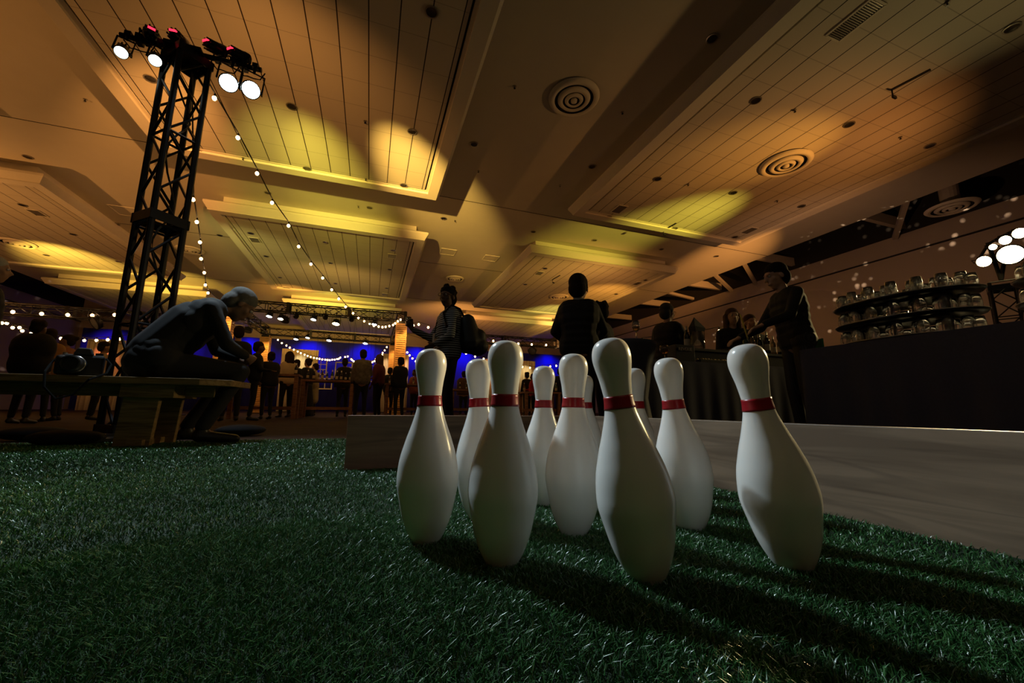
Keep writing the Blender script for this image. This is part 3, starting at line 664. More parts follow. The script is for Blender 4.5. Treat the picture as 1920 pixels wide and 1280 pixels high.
string('festoon string along the left bulb truss', wires(b9, .045, (Vector((-14.4, 15.2, 3.0)), Vector((-5.6, 15.2, 3.0)))), b9, .045)
PL = [(22, 290), (82, 293), (152, 346), (268, 384), (375, 415), (513, 447), (628, 467), (732, 476), (868, 489), (1012, 499), (1157, 499), (1292, 491), (1435, 481), (1570, 460)]
bA = [ony(x/6.4, 560+y/6.4, 14.2) for x, y in PL]
string('lower sagging festoon string above the camera on the bench', wires(bA, .036, (Vector((-14.4, 15.3, 2.6)), Vector((-5.6, 15.35, 2.7)))), bA, .036)
PL2 = [(-20, 300), (234, 345), (413, 396), (558, 436), (768, 484), (890, 508), (1218, 556), (1382, 572), (1540, 580)]
bB = [ony(x/6.4, 560+y/6.4, 13.4) for x, y in PL2]
string('second sagging festoon string crossing the lower one on the left', wires(bB, .034, (Vector((-14.5, 15.3, 2.7)), Vector((-4.65, 15.0, 2.6)))), bB, .034)
bC = [ony(x, y, 14.7) for x, y in ((903, 636), (925, 639), (972, 644), (997, 645.5), (1024, 646.5), (1051, 648.6), (1083, 651))]
string('festoon string along the right bulb truss behind the pins', wires(bC, .038, (Vector((2.6, 14.9, 2.9)), Vector((9.6, 14.8, 2.9)))), bC, .038)
PD = [(470, 750), (550, 757)]
bD = [ony(700+x/4, 500+y/4, 17) for x, y in ((695, 650), (763, 673), (827, 690))]+[ony(700+x/4, 500+y/4, 17) for x, y in ((1118, 750), (1175, 757), (1245, 770), (1268, 751), (1327, 747), (1372, 742), (1415, 733), (1480, 717), (1503, 710), (1534, 697))]
string('festoon string hanging low behind the tall centre pins', wires(bD, .038, (Vector((1.08, 15.1, CH-.4)), Vector((9.6, 15.0, 2.6)))), bD, .038)
bE = [onx(x, y, 9.0) for x, y in ((1203, 641), (1311, 626), (1348, 622))]
bE = [at(x, y, 8.5) for x, y in ((1204, 641), (1311, 628), (1349, 621))]
string('festoon string with three warm bulbs behind the bar', wires(bE, .035, (Vector((9.6, 14.9, 2.8)), onx(1450, 600, 17.6))), bE, .035)
bF = [ony(x, y, 15.0) for x, y in ((413, 597), (421, 593), (427, 588), (433, 578))]
string('few festoon bulbs by the front left column, under the man head', wires(bF, .034, (Vector((-5.6, 15.3, 2.7)), Vector((-4.6, 15.0, CH)))), bF, .034)

# ------------------------------------------------------------------ lawn
def grass():
    cols_ = []
    def zone(n, x0, x1, y0, y1, wmul, cond=None):
        x = RNG.uniform(x0, x1, n); y = RNG.uniform(y0, y1, n)
        keep = np.ones(n, bool)
        dx = x*cy_-y*sy_; fy = x*sy_+y*cy_       # camera side / forward
        keep &= (fy > .12) & (np.abs(dx) < fy*1.42+.25)
        if cond is not None: keep &= cond(np.hypot(x, y))
        x, y = x[keep], y[keep]; cols_.append(np.stack([x, y, np.full(len(x), wmul)], 1))
    zone(520000, -1.6, 1.19, 0, 1.3, 1.0, lambda d: d < 1.15)
    zone(420000, -3.2, 1.19, 0, 2.5, 1.4, lambda d: (d >= 1.15) & (d < 2.3))
    zone(260000, -4.6, 1.19, .3, 3.9, 2.2, lambda d: d >= 2.3)
    
    P = np.concatenate(cols_); P = P[~((P[:, 1] > 1.96) & (P[:, 0] > -.09) & (P[:, 1] < 2.05))]
    P = P[~((P[:, 0] > -.09) & (P[:, 1] > 2.0))]
    n = len(P); h = RNG.uniform(.005, .013, n)*np.where(P[:, 2] > 2, 1.3, 1); w_ = RNG.uniform(.00045, .0008, n)*P[:, 2]
    a = RNG.uniform(0, 2*PI, n); le = RNG.uniform(.3, 1.5, n)*h; la = RNG.uniform(0, 2*PI, n)
    ca, sa = np.cos(a)*w_, np.sin(a)*w_; lx, ly = np.cos(la)*le, np.sin(la)*le
    V = np.zeros((n, 5, 3)); x, y = P[:, 0], P[:, 1]
    V[:, 0] = np.stack([x-ca, y-sa, np.full(n, .004)], 1); V[:, 1] = np.stack([x+ca, y+sa, np.full(n, .004)], 1)
    V[:, 2] = np.stack([x+ca+lx*.3, y+sa+ly*.3, .004+h*.62], 1); V[:, 3] = np.stack([x-ca+lx*.3, y-sa+ly*.3, .004+h*.62], 1)
    V[:, 4] = np.stack([x+lx, y+ly, .004+h], 1)
    me = bpy.data.meshes.new('turf_blades'); me.vertices.add(5*n); me.vertices.foreach_set('co', V.reshape(-1))
    b = np.arange(n)*5
    loops = np.stack([b, b+1, b+2, b+3, b+3, b+2, b+4], 1).reshape(-1); me.loops.add(7*n); me.loops.foreach_set('vertex_index', loops.astype(np.int32))
    st = np.stack([np.arange(n)*7, np.arange(n)*7+4], 1).reshape(-1)
    me.polygons.add(2*n); me.polygons.foreach_set('loop_start', st.astype(np.int32))
    try: me.polygons.foreach_set('loop_total', np.tile([4, 3], n).astype(np.int32))
    except Exception: pass
    me.update(calc_edges=True); me.validate()
    return me
mt, nt, b = newmat('turf_blade'); N = nt.nodes.new; L = nt.links.new
gi = N('ShaderNodeNewGeometry'); tc = N('ShaderNodeTexCoord'); n1 = N('ShaderNodeTexNoise'); n1.inputs['Scale'].default_value = 9
rp = N('ShaderNodeValToRGB'); rp.color_ramp.elements[0].color = (.010, .060, .014, 1); rp.color_ramp.elements[1].color = (.085, .26, .07, 1)
e_ = rp.color_ramp.elements.new(.5); e_.color = (.03, .12, .03, 1)
ad = N('ShaderNodeMath'); ad.operation = 'MULTIPLY_ADD'; ad.inputs[1].default_value = .55; L(gi.outputs['Random Per Island'], ad.inputs[0])
ml = N('ShaderNodeMath'); ml.operation = 'MULTIPLY'; ml.inputs[1].default_value = .45; L(tc.outputs['Object'], n1.inputs['Vector']); L(n1.outputs['Fac'], ml.inputs[0]); L(ml.outputs[0], ad.inputs[2])
L(ad.outputs[0], rp.inputs[0]); L(rp.outputs[0], b.inputs['Base Color']); b.inputs['Roughness'].default_value = .33; b.inputs['Specular IOR Level'].default_value = .6
MATS['turf_blade'] = mt
tb = MB().add([(-4.6, -1.2, .001), (1.2, -1.2, .001), (1.2, 1.99, .001), (-.1, 1.99, .001), (-.1, 3.7, .001), (-4.6, 4.1, .001), (-4.6, -1.2, .004), (1.2, -1.2, .004), (1.2, 1.99, .004), (-.1, 1.99, .004), (-.1, 3.7, .004), (-4.6, 4.1, .004)],
    [(5, 4, 3, 2, 1, 0), (6, 7, 8, 9, 10, 11)]+[(i, (i+1) % 6, 6+(i+1) % 6, 6+i) for i in range(6)])
t = thing('artificial_lawn', 'dark green artificial grass mat covering the floor in the foreground', 'artificial grass', (0, 0, 0))
obj('backing', tb, M_grassbase, t)
g = link('grass_blades', grass(), mt, t); g['kind'] = 'stuff'

# ------------------------------------------------------------------ lane boards
t = obj('side_board', MB().box((0, 0, .122), (.04, 5.0, .244)), M_board, None, (1.222, -.46, 0), bevel=.002)
tag(t, 'long pale wooden board standing on edge along the right of the lawn', 'board')
t = obj('back_board', MB().box((0, 0, .122), (1.29, .04, .244)), M_boardx, None, (.555, 2.03, 0), bevel=.002)
tag(t, 'dark wooden board standing on edge across the lawn behind the pins', 'board')

# ------------------------------------------------------------------ bowling pins
S_ = .408/.381
prof = [(0, 0), (25, 0), (26.5, 2), (28.5, 6), (36, 19), (44, 38), (49.8, 57), (56.0, 86), (59.6, 105), (60.5, 116), (60.2, 127), (57.9, 149), (54.3, 167), (49.3, 184), (43.6, 202), (37.5, 219), (30.8, 240), (26.4, 256), (23.8, 272), (23.3, 282), (24.2, 292)]
prof2 = [(24.2, 292), (26.5, 311), (29.4, 326), (31.6, 338), (32.4, 347), (31.6, 357), (29.0, 366), (24.6, 373), (18.5, 377.5), (10, 380.3), (0, 381)]
def spl(pr, n=3):
    out = []
    for i in range(len(pr)-1):
        p0, p1, p2, p3 = pr[max(i-1, 0)], pr[i], pr[i+1], pr[min(i+2, len(pr)-1)]
        for k in range(n):
            u = k/n; out.append(tuple(.5*((2*p1[j])+(-p0[j]+p2[j])*u+(2*p0[j]-5*p1[j]+4*p2[j]-p3[j])*u*u+(-p0[j]+3*p1[j]-3*p2[j]+p3[j])*u**3) for j in (0, 1)))
    return out+[pr[-1]]
full = prof[:2]+spl(prof[2:]+prof2[1:]); full = [(max(0, r)*S_/1000, z*S_/1000) for r, z in full]
pin_me = MB().lathe(full, 48).mesh('pin_body', True)
def rad(z):
    for (r0, z0), (r1, z1) in zip(full, full[1:]):
        if z0 <= z <= z1 and z1 > z0: return r0+(r1-r0)*(z-z0)/(z1-z0)
    return .03
zb0, zb1 = 262*S_/1000, 283*S_/1000
band_me = MB().lathe([(rad(zb0)-.001, zb0)]+[(rad(zb0+(zb1-zb0)*k/6)+.0009, zb0+(zb1-zb0)*k/6) for k in range(7)]+[(rad(zb1)-.001, zb1)], 48).mesh('neck_band', True)
base_me = MB().lathe([(0, -.001), (.024*S_, -.001), (.0262*S_, .002), (.0255*S_, .003)], 32).mesh('base_ring', True)
M_basep = mat('pin_base', (.75, .73, .68), .4)
pins = [ # base x,y and head px, label
    ((.13, .90), 809, 'white bowling pin leftmost of the set, red neck band'),
    ((.243, .735), 947, 'large white bowling pin standing upright left of centre'),
    ((.455, .60), 1145, 'nearest white bowling pin, leaning left at the centre right'),
    ((.735, .80), 1254, 'white bowling pin before the pale board, between the two big right ones'),
    ((.735, .555), 1402, 'rightmost white bowling pin, leaning left before the pale board'),
    ((.285, 1.03), 897, 'white bowling pin half hidden behind the large upright one, on its left'),
    ((.50, 1.13), 1019, 'small white bowling pin seen between the upright and the middle pin'),
    ((.45, .85), 1074, 'middle white bowling pin just left of the nearest pin'),
    ((.785, 1.36), 1096, 'farthest small white bowling pin behind the middle one'),
    ((.80, 1.07), 1189, 'white bowling pin mostly hidden behind the nearest pin, on its right')]
for (bx, by), hx, lab in pins:
    t = thing('bowling_pin', lab, 'bowling pin', (bx, by, .004), 0, 'bowling pins set up on the lawn')
    link('pin_body', pin_me, M_white, t); link('neck_band', band_me, M_red, t); link('base_ring', base_me, M_basep, t)
    # lean sideways so the head sits where it is seen
    hz = .345*S_+.004; best = None
    for k in range(-40, 41):
        a = math.radians(k*.4); hp = Vector((bx, by, .004))+RT0*(hz*math.sin(a))+Vector((0, 0, hz*math.cos(a)))
        v = hp-CAMP; px = 960+FPX*v.dot(RT)/v.dot(FWD)
        if best is None or abs(px-hx) < best[0]: best = (abs(px-hx), a)
    a = best[1]; ax = FWD.copy(); ax.z = 0; ax.normalize()
    t.rotation_mode = 'QUATERNION'; t.rotation_quaternion = Quaternion(ax, a)
    if abs(a) > .03: t.location.z = .004+.0
# ------------------------------------------------------------------ bench with camera
t = thing('timber_bench', 'rough timber bench on plank legs at the left edge of the lawn', 'bench', (0, 0, 0))
BZ = .47; BY = 3.36
e0 = onz(390, 697, BZ); 
sm = MB(); 
top = [(-4.2, BY+.02), (-1.13, BY), (-.97, BY+.10), (-.93, BY+.46), (-4.2, BY+.48)]
sm.add([(x, y, BZ-.045) for x, y in top]+[(x, y, BZ) for x, y in top], [(4, 3, 2, 1, 0), (5, 6, 7, 8, 9)]+[(i, (i+1) % 5, 5+(i+1) % 5, 5+i) for i in range(5)])
obj('seat', sm, M_bench, t, bevel=.003)
for k, X in enumerate((-1.48, -3.6)):
    obj('leg', MB().box((X, BY+.10, .20), (.20, .045, .40), Matrix.Rotation(.06, 3, 'Y')), M_bench, t, bevel=.003)
    obj('leg', MB().box((X+.03, BY+.38, .20), (.20, .045, .40), Matrix.Rotation(.06, 3, 'Y')), M_bench, t, bevel=.003)
    obj('leg_cross_piece', MB().box((X+.02, BY+.24, .035), (.09, .40, .04)), M_bench, t, bevel=.003)
    obj('seat_support', MB().box((X+.05, BY+.24, BZ-.09), (.30, .40, .09)), M_bench, t, bevel=.003)
obj('apron', MB().box((-1.9, BY+.24, BZ-.085), (1.6, .04, .08)), M_bench, t, bevel=.003)

M_cambody = mat('camera_rubber', (.015, .015, .017), .45, noise=.2, nscale=90)
cp = onz(153, 692, BZ); cp = Vector((onplane(153, 690, (-4, BY+.12), (0, BY+.12)).x, BY+.12, BZ))
t = thing('slr_camera', 'black digital camera lying on the timber bench', 'camera', cp, math.radians(24)); t.scale = (1.4, 1.4, 1.4)
obj('camera_body', MB().box((0, 0, .052), (.15, .06, .10)), M_cambody, t, bevel=.012)
obj('hand_grip', MB().box((-.068, -.02, .048), (.034, .07, .09)), M_cambody, t, bevel=.012)
pm = MB(); pm.add([(-.035, -.035, .10), (.035, -.035, .10), (.035, .03, .10), (-.035, .03, .10), (-.022, -.03, .135), (.022, -.03, .135), (.026, .022, .132), (-.026, .022, .132)], [(3, 2, 1, 0), (4, 5, 6, 7), (0, 1, 5, 4), (1, 2, 6, 5), (2, 3, 7, 6), (3, 0, 4, 7)])
obj('viewfinder_hump', pm, M_cambody, t, bevel=.006)
qd = Vector((-.25, -1, .02)).to_track_quat('Z', 'Y')
ln = obj('lens_barrel', MB().lathe([(.034, 0), (.036, .03), (.038, .032), (.038, .06), (.035, .062), (.036, .09), (.031, .092), (.029, .078), (0, .075)], 28, at=(-.012, -.02, .052), qt=qd), M_cambody, t); smoothang(ln)
obj('lens_ring', MB().lathe([(.0385, .040), (.0395, .041), (.0395, .045), (.0385, .046)], 28, at=(-.012, -.02, .052), qt=qd), M_rim, t, smooth=True)
obj('mode_dial', MB().tube((.052, 0, .10), (.052, 0, .114), .014, 16), M_cambody, t)
obj('shutter_button', MB().tube((-.06, -.015, .10), (-.06, -.015, .108), .008, 12), M_rim, t)
obj('neck_strap', MB().path([(.078, 0, .09), (.10, -.05, .06), (.09, -.115, .012), (.04, -.16, -.02), (0, -.17, -.09), (-.05, -.16, -.11), (-.09, -.15, -.06), (-.10, -.12, .008), (-.095, -.05, .05), (-.08, 0, .09)], .0045, 6), mat('strap_webbing', (.004, .004, .004), .95, noise=0, spec=.1), t)

# ------------------------------------------------------------------ people
DG = None
def remesh(mb, voxel, smooth=5):
    me = mb.mesh('tmp'); o = bpy.data.objects.new('tmp', me); COL.objects.link(o)
    r = o.modifiers.new('r', 'REMESH'); r.mode = 'VOXEL'; r.voxel_size = voxel; r.use_smooth_shade = True
    s = o.modifiers.new('s', 'SMOOTH'); s.iterations = smooth; s.factor = .5
    dg = bpy.context.evaluated_depsgraph_get(); dg.update()
    nm = bpy.data.meshes.new_from_object(o.evaluated_get(dg), depsgraph=dg)
    bpy.data.objects.remove(o); bpy.data.meshes.remove(me)
    nm.polygons.foreach_set('use_smooth', [True]*len(nm.polygons)); return nm
def V(*a): return Vector(a)
def torso(mb, P, Nk, lat, grow=0, girth=1, hipw=1):
    P, Nk = Vector(P), Vector(Nk); d = Nk-P
    lv = lat.normalized()
    fw = lv.cross(d).normalized() if d.length else V(0, 1, 0)
    for t_, hw, r in ((-.06, .075*hipw, .105), (.05, .075*hipw, .11), (.22, .055, .112), (.42, .06, .113), (.6, .085, .112), (.76, .10, .10), (.88, .115, .075)):
        c = P+d*t_; mb.cap(c-lv*hw, c+lv*hw, r*girth+grow)
    mb.cap(P, P+d*.8, .105*girth+grow, .10*girth+grow)
def hand(mb, wr, dirv, palm, curl=.6, s=1):
    dirv = dirv.normalized(); side = dirv.cross(palm).normalized(); palm = side.cross(dirv).normalized()
    base = wr+dirv*.045*s
    for k in (-1, 0, 1): mb.cap(wr+side*k*.014*s, base+dirv*.045*s+side*k*.024*s, .016*s, .014*s, 8)
    for k, ln in zip((-1.5, -.5, .5, 1.5), (.068, .078, .072, .056)):
        p0 = base+dirv*.045*s+side*k*.019*s; ang = curl*.6
        d1 = (dirv*math.cos(ang)+palm*math.sin(ang)); p1 = p0+d1*ln*.45*s
        d2 = (dirv*math.cos(ang*2.4)+palm*math.sin(ang*2.4)); p2 = p1+d2*ln*.32*s
        d3 = (dirv*math.cos(ang*3.4)+palm*math.sin(ang*3.4)); p3 = p2+d3*ln*.24*s
        mb.cap(p0, p1, .0095*s, .009*s, 7); mb.cap(p1, p2, .009*s, .008*s, 7); mb.cap(p2, p3, .008*s, .007*s, 7)
    p0 = wr+dirv*.025*s-side*.026*s; p1 = p0-side*.026*s+dirv*.028*s+palm*.01*s; p2 = p1+dirv*.03*s+palm*.012*s
    mb.cap(p0, p1, .012*s, .0105*s, 7); mb.cap(p1, p2, .0105*s, .009*s, 7)
DEF = dict(pelvis=V(0, 0, .95), neck=V(0, .0, 1.47), head=V(0, .03, 1.62), lat=V(1, 0, 0),
    shL=V(-.175, 0, 1.41), shR=V(.175, 0, 1.41), elL=V(-.235, -.01, 1.13), elR=V(.235, -.01, 1.13), wrL=V(-.24, .08, .89), wrR=V(.24, .08, .89),
    hpL=V(-.09, 0, .92), hpR=V(.09, 0, .92), knL=V(-.10, .02, .50), knR=V(.10, .02, .50), anL=V(-.11, -.02, .085), anR=V(.11, -.02, .085),
    toL=V(-.125, .15, .03), toR=V(.125, .15, .03), face=V(0, 1, 0), headup=V(0, 0, 1))
def person(label, loc, face_deg, height=1.75, pose=None, hair='short', hairc=(.02, .014, .01), skinc=(.40, .22, .14), topm=None, botm=None, shoem=None, voxel=.012,
           girth=1.0, hipw=1.0, skirt=None, sleeves=1.0, group=None, hands=(.5, .5), extra=None, coat=0, headk=1.0):
    J = dict(DEF); J.update(pose or {}); k = height/1.76
    J = {a: (b*k if a not in ('lat', 'face', 'headup') else b) for a, b in J.items()}
    t = thing('person', label, 'person', loc, math.radians(face_deg), group)
    b = MB(); torso(b, J['pelvis'], J['neck'], J['lat'], -.012, girth, hipw)
    b.cap(J['neck']-(J['neck']-J['pelvis'])*.1, J['head'], .056*k, .05*k)
    up = J['headup'].normalized(); f = J['face'].normalized(); sd = f.cross(up).normalized(); f = up.cross(sd).normalized()
    R_ = Matrix((sd, f, up)).transposed(); hs = k*1.10*headk; H = J['head']+up*.030*k
    hb_ = lambda x, y, z: H+R_ @ (V(x, y, z)*hs)
    b.ball(hb_(0, -.012, .035), (.076*hs, .094*hs, .088*hs), 18, 12, R_)
    b.ball(hb_(0, .022, -.035), (.060*hs, .070*hs, .080*hs), 16, 10, R_)
    b.cap(hb_(0, .045, -.095), hb_(0, .05, -.085), .028*hs)
    b.cap(hb_(0, .088, .012), hb_(0, .108, -.028), .010*hs, .014*hs, 8)
    b.cap(hb_(-.03, .078, .028), hb_(.03, .078, .028), .012*hs, .012*hs, 8)
    b.cap(hb_(-.018, .083, -.062), hb_(.018, .083, -.062), .010*hs, .010*hs, 8)
    for s in (-1, 1):
        b.ball(hb_(s*.078, -.005, -.012), (.010*hs, .020*hs, .032*hs), 8, 8, R_)
        b.ball(hb_(s*.045, .055, -.025), (.022*hs, .022*hs, .025*hs), 8, 8, R_)
    for S in 'LR':
        b.cap(J['sh'+S], J['el'+S], .040*k, .034*k); b.cap(J['el'+S], J['wr'+S], .034*k, .024*k)
        b.cap(J['hp'+S], J['kn'+S], .072*k, .048*k); b.cap(J['kn'+S], J['an'+S], .048*k, .034*k); b.cap(J['an'+S]-V(0, .02, .02), J['to'+S], .032*k, .025*k)
        hd = (J['wr'+S]-J['el'+S]).normalized(); cr = hands[0 if S == 'L' else 1]
        pal = J.get('palm'+S, V(0, 0, 0)); pal = (pal if pal.length else (V(1, .2, 0) if S == 'L' else V(-1, .2, 0)))
        hand(b, J['wr'+S], J.get('hd'+S, hd*k)/k, pal, cr, k)
    link('body', remesh(b, voxel*.85, 3), mat('skin_%.2f_%.2f' % skinc[:2], skinc, .55, noise=.05), t)
    if voxel < .016:
        e = MB(); pu = MB()
        for s in (-1, 1): e.ball(hb_(s*.031, .080, .008), .0105*hs, 10, 8); pu.ball(hb_(s*.031, .0885, .008), .0048*hs, 8, 6)
        obj('eyes', e, mat('eye_white', (.6, .58, .55), .2, noise=0), t, smooth=True); obj('pupils', pu, mat('pupil', (.01, .01, .01), .2, noise=0), t, smooth=True)
    # hair
    if hair:
        h = MB(); h.ball(hb_(0, -.020, .050), (.083*hs, .100*hs, .085*hs), 18, 12, R_); h.ball(hb_(0, -.056, -.015), (.080*hs, .066*hs, .084*hs), 14, 10, R_)
        h.cap(hb_(-.066, -.012, -.005), hb_(-.062, .0, .07), .02*hs); h.cap(hb_(.066, -.012, -.005), hb_(.062, .0, .07), .02*hs)
        if hair == 'curly':
            for i in range(40):
                a_, c_ = random.uniform(0, 2*PI), random.uniform(.15, 1); h.ball(hb_(.075*math.cos(a_)*math.sqrt(1-c_*c_*.7), -.02+.085*math.sin(a_)*math.sqrt(1-c_*c_*.7), .05+.085*c_), .022*hs, 8, 6)
        if hair == 'long':
            for x in (-.06, -.03, 0, .03, .06): h.cap(hb_(x, -.06, .02), hb_(x*1.25, -.075+.0*x, -.25), .040*hs, .028*hs)
            for s in (-1, 1): h.cap(hb_(s*.078, .0, .03), hb_(s*.085, .0, -.2), .026*hs, .02*hs)
        if hair == 'bun': h.ball(hb_(0, -.12, .06), .045*hs)
        link('hair', remesh(h, voxel*.7, 2), mat('hair_%.2f_%.2f' % hairc[:2], hairc, .85, noise=.3, nscale=90, spec=.15), t)
    # top
    topm = topm or M_blackcloth; botm = botm or M_blackcloth
    c = MB(); torso(c, J['pelvis']+(J['neck']-J['pelvis'])*.08, J['neck'], J['lat'], .014, girth, hipw)
    for S in 'LR':
        c.cap(J['sh'+S]-(J['sh'+S]-J['neck'])*.3, J['sh'+S], .062*k, .060*k); c.cap(J['sh'+S], J['el'+S], .060*k, .050*k)
        e = J['el'+S]+(J['wr'+S]-J['el'+S])*(.9*sleeves)
        if sleeves > .2: c.cap(J['el'+S], e, .050*k, .038*k)
    if coat:
        p = J['pelvis']; c.cap(p+V(-.06, 0, 0), p+V(-.08, 0, -coat), .12, .13); c.cap(p+V(.06, 0, 0), p+V(.08, 0, -coat), .12, .13)
    link('top', remesh(c, voxel, 4), topm, t)
    q = MB(); q.cap(J['hpL']+V(0, 0, .04), J['hpR']+V(0, 0, .04), .112*k*girth, None)
    if skirt:
        p = J['pelvis']; q.lathe([(0, 0), (.15, 0), (.17, -.15), (.17+skirt*.12, -skirt), (0, -skirt)], 20, p+V(0, 0, .03))
    else:
        for S in 'LR': q.cap(J['hp'+S], J['kn'+S], .092*k*(girth*.5+.5), .064*k); q.cap(J['kn'+S], J['an'+S]+V(0, 0, .03), .064*k, .05*k)
    link('skirt' if skirt else 'trousers', remesh(q, voxel, 4), botm, t)
    for S in 'LR':
        s = MB(); a, b_ = J['an'+S], J['to'+S]; s.cap(a+V(0, -.02, -.035)*k, b_, .042*k, .034*k); s.cap(a, a+V(0, -.015, -.04)*k, .042*k)
        link('shoe', remesh(s, max(.009, voxel*.7), 3), shoem or mat('shoe_leather', (.015, .012, .01), .4), t)
    if extra: extra(t, J, hb_, k)
    return t

def face_to(a): return a   # local +y turned by a degrees
M_suit = mat('dark_suit', (.007, .007, .009), .85, noise=.15, nscale=50)
M_shirtk = mat('black_shirt', (.007, .0065, .007), .8, noise=.2, nscale=30)
M_stripe = stripes('striped_knit', (.012, .012, .016), (.34, .37, .40), 2, 38, .45, .8)
M_jean = mat('dark_trousers', (.009, .009, .013), .85)
SK1 = (.40, .22, .14); SK2 = (.12, .06, .035); SK3 = (.48, .30, .21)

def cup(parent_loc, r, h, m, name, label, cat, fill=None, group=None, stem=False):
    t = thing(name, label, cat, parent_loc, 0, group)
    if stem: pr = [(0, 0), (r*.85, .0), (r*.85, .003), (.005, .010), (.004, h*.45), (r*.5, h*.5), (r*.95, h*.66), (r, h*.78), (r*.85, h), (r*.85-.002, h), (r-.003, h*.78), (r*.93, h*.67), (r*.48, h*.52), (0, h*.49)]
    else: pr = [(0, 0), (r*.8, 0), (r*.95, h*.2), (r, h*.6), (r*.88, h), (r*.88-.002, h), (r-.003, h*.6), (r*.92, h*.22), (r*.75, .006), (0, .006)]
    obj('bowl', MB().lathe(pr, 20), m, t, smooth=True)
    if fill:
        z0, z1 = (h*.50, h*.72) if stem else (.007, h*.55); rr = r*.93
        obj('drink', MB().lathe([(0, z0), (rr*.5, z0+.002), (rr*.9, (z0+z1)/2), (rr*.97, z1), (0, z1)], 16), fill, t, smooth=True)
    return t

# stooping man on the bench : faces +x
def man_bench():
    X0, Y0 = -1.53, BY+.26
    p = dict(pelvis=V(0, 0, .60), neck=V(0, .33, 1.04), head=V(0, .47, 1.07), lat=V(1, 0, 0), face=V(0, .75, -.62), headup=V(0, .62, .78),
        shL=V(-.19, .28, 1.0), shR=V(.19, .28, 1.0), elL=V(-.24, .40, .73), elR=V(.24, .40, .73), wrL=V(-.07, .55, .66), wrR=V(.07, .56, .67),
        hpL=V(-.10, .04, .57), hpR=V(.10, .04, .57), knL=V(-.15, .50, .54), knR=V(.16, .52, .54), anL=V(-.14, .27, .10), anR=V(.17, .33, .10), toL=V(-.15, .47, .035), toR=V(.19, .53, .035),
        palmL=V(1, 0, .3), palmR=V(-1, 0, .3))
    def ex(t, J, hb, k):
        j = MB(); j.cap(V(-.08, -.03, .59), V(.08, -.03, .59), .13); j.cap(V(-.05, .0, .66), V(-.06, .20, .91), .15, .17); j.cap(V(.05, .0, .66), V(.06, .20, .91), .15, .17)
        link('jacket_hem', remesh(j, .014, 4), M_suit, t)
    t = person('stooping man in a dark jacket with grey hair, sitting on the bench end', (X0, Y0, 0), -66, 1.80, p, 'short', (.13, .125, .12), (.20, .11, .07), M_suit, M_jean, None, .012, 1.28, extra=ex, hands=(.9, .9))
    return t
man_bench()

# woman in striped top, facing left / to the lens
def woman():
    loc = Vector((.85, 4.72, 0)); 
    p = dict(head=V(0, .03, 1.63), elL=V(-.26, .05, 1.13), wrL=V(-.10, .19, 1.04), elR=V(.24, .16, 1.16), wrR=V(.15, .42, 1.24), palmR=V(-1, 0, .1), hdR=V(-.1, .3, .9), face=V(-.62, .78, -.12), headup=V(0, 0, 1))
    def ex(t, J, hb, k):
        g = MB()
        for s in (-1, 1):
            g.path([hb(s*.032+.024*math.cos(a), .104, .008+.019*math.sin(a)) for a in [i*2*PI/14 for i in range(15)]], .0025); g.tube(hb(s*.056, .104, .01), hb(s*.08, .0, .01), .0025)
        obj('glasses', g, M_black, t)
        bg_ = MB(); bg_.cap(V(-.20, -.17, 1.30), V(-.20, -.22, 1.05), .09, .14); bg_.cap(V(-.22, -.30, 1.12), V(-.20, -.30, 1.0), .10, .11); bg_.cap(V(-.14, -.16, 1.02), V(-.24, -.32, 1.0), .10)
        link('shoulder_bag', remesh(bg_, .014, 3), mat('bag_leather', (.012, .012, .014), .55), t)
        obj('bag_strap', MB().path([V(-.20, -.16, 1.28), V(-.19, -.07, 1.44), V(-.16, .02, 1.485), V(-.17, .12, 1.38), V(-.22, .10, 1.22), V(-.25, -.03, 1.14)], .014), M_black, t)
        obj('lanyard', MB().path([V(-.07, .03, 1.49), V(.02, .14, 1.3), V(.04, .165, 1.16), V(.06, .14, 1.3), V(.07, .03, 1.49)], .006), M_black, t)
        obj('name_badge', MB().box(V(.04, .172, 1.10), (.09, .006, .12)), mat('badge_card', (.45, .38, .32), .5), t)
    t = person('woman in a striped top with short dark hair and shoulder bag, holding up a drink', loc, 96, 1.72, p, 'curly', (.015, .01, .008), SK2, M_stripe, M_jean, None, .010, 1.22, 1.15, extra=ex, hands=(.3, .9))
    return t, loc
wt, wl = woman()
k_ = 1.72/1.76
hp = Matrix.Rotation(math.radians(96), 3, 'Z') @ (V(.125, .475, 1.27)*k_) + Vector((wl.x, wl.y, 0))
M_beer = mat('amber_drink', (.65, .25, .05), .1, noise=0, trans=.6)
cup(hp, .036, .11, M_glass, 'drink_glass', 'small amber drink held up by the woman in the striped top', 'glass', M_beer)

# man in black with his back to the lens
def man_back(t=None):
    p = dict(elL=V(-.28, .02, 1.15), elR=V(.28, .04, 1.15), wrL=V(-.16, .25, 1.05), wrR=V(.18, .26, 1.05), face=V(.1, 1, -.1))
    def ex(t, J, hb, k):
        obj('shirt_collar', MB().lathe([(.062, 0), (.066, .012), (.060, .035), (.056, .03)], 20, at=V(0, .0, 1.49)*k), mat('collar_grey', (.25, .24, .23), .7), t, smooth=True)
    return person('broad man in a black shirt standing with his back to the lens, short dark hair', (2.20, 3.95, 0), -32, 1.78, p, 'short', (.02, .014, .01), SK1, M_shirtk, M_jean, None, .011, 1.25, extra=ex, headk=1.2)
man_back()
person('person half hidden behind the broad man in black, dark clothes', (2.82, 4.45, 0), 40, 1.66, dict(elR=V(.28, .1, 1.14), wrR=V(.2, .3, 1.1)), 'curly', (.02, .012, .01), SK2, M_shirtk, M_jean, None, .014, 1.15)
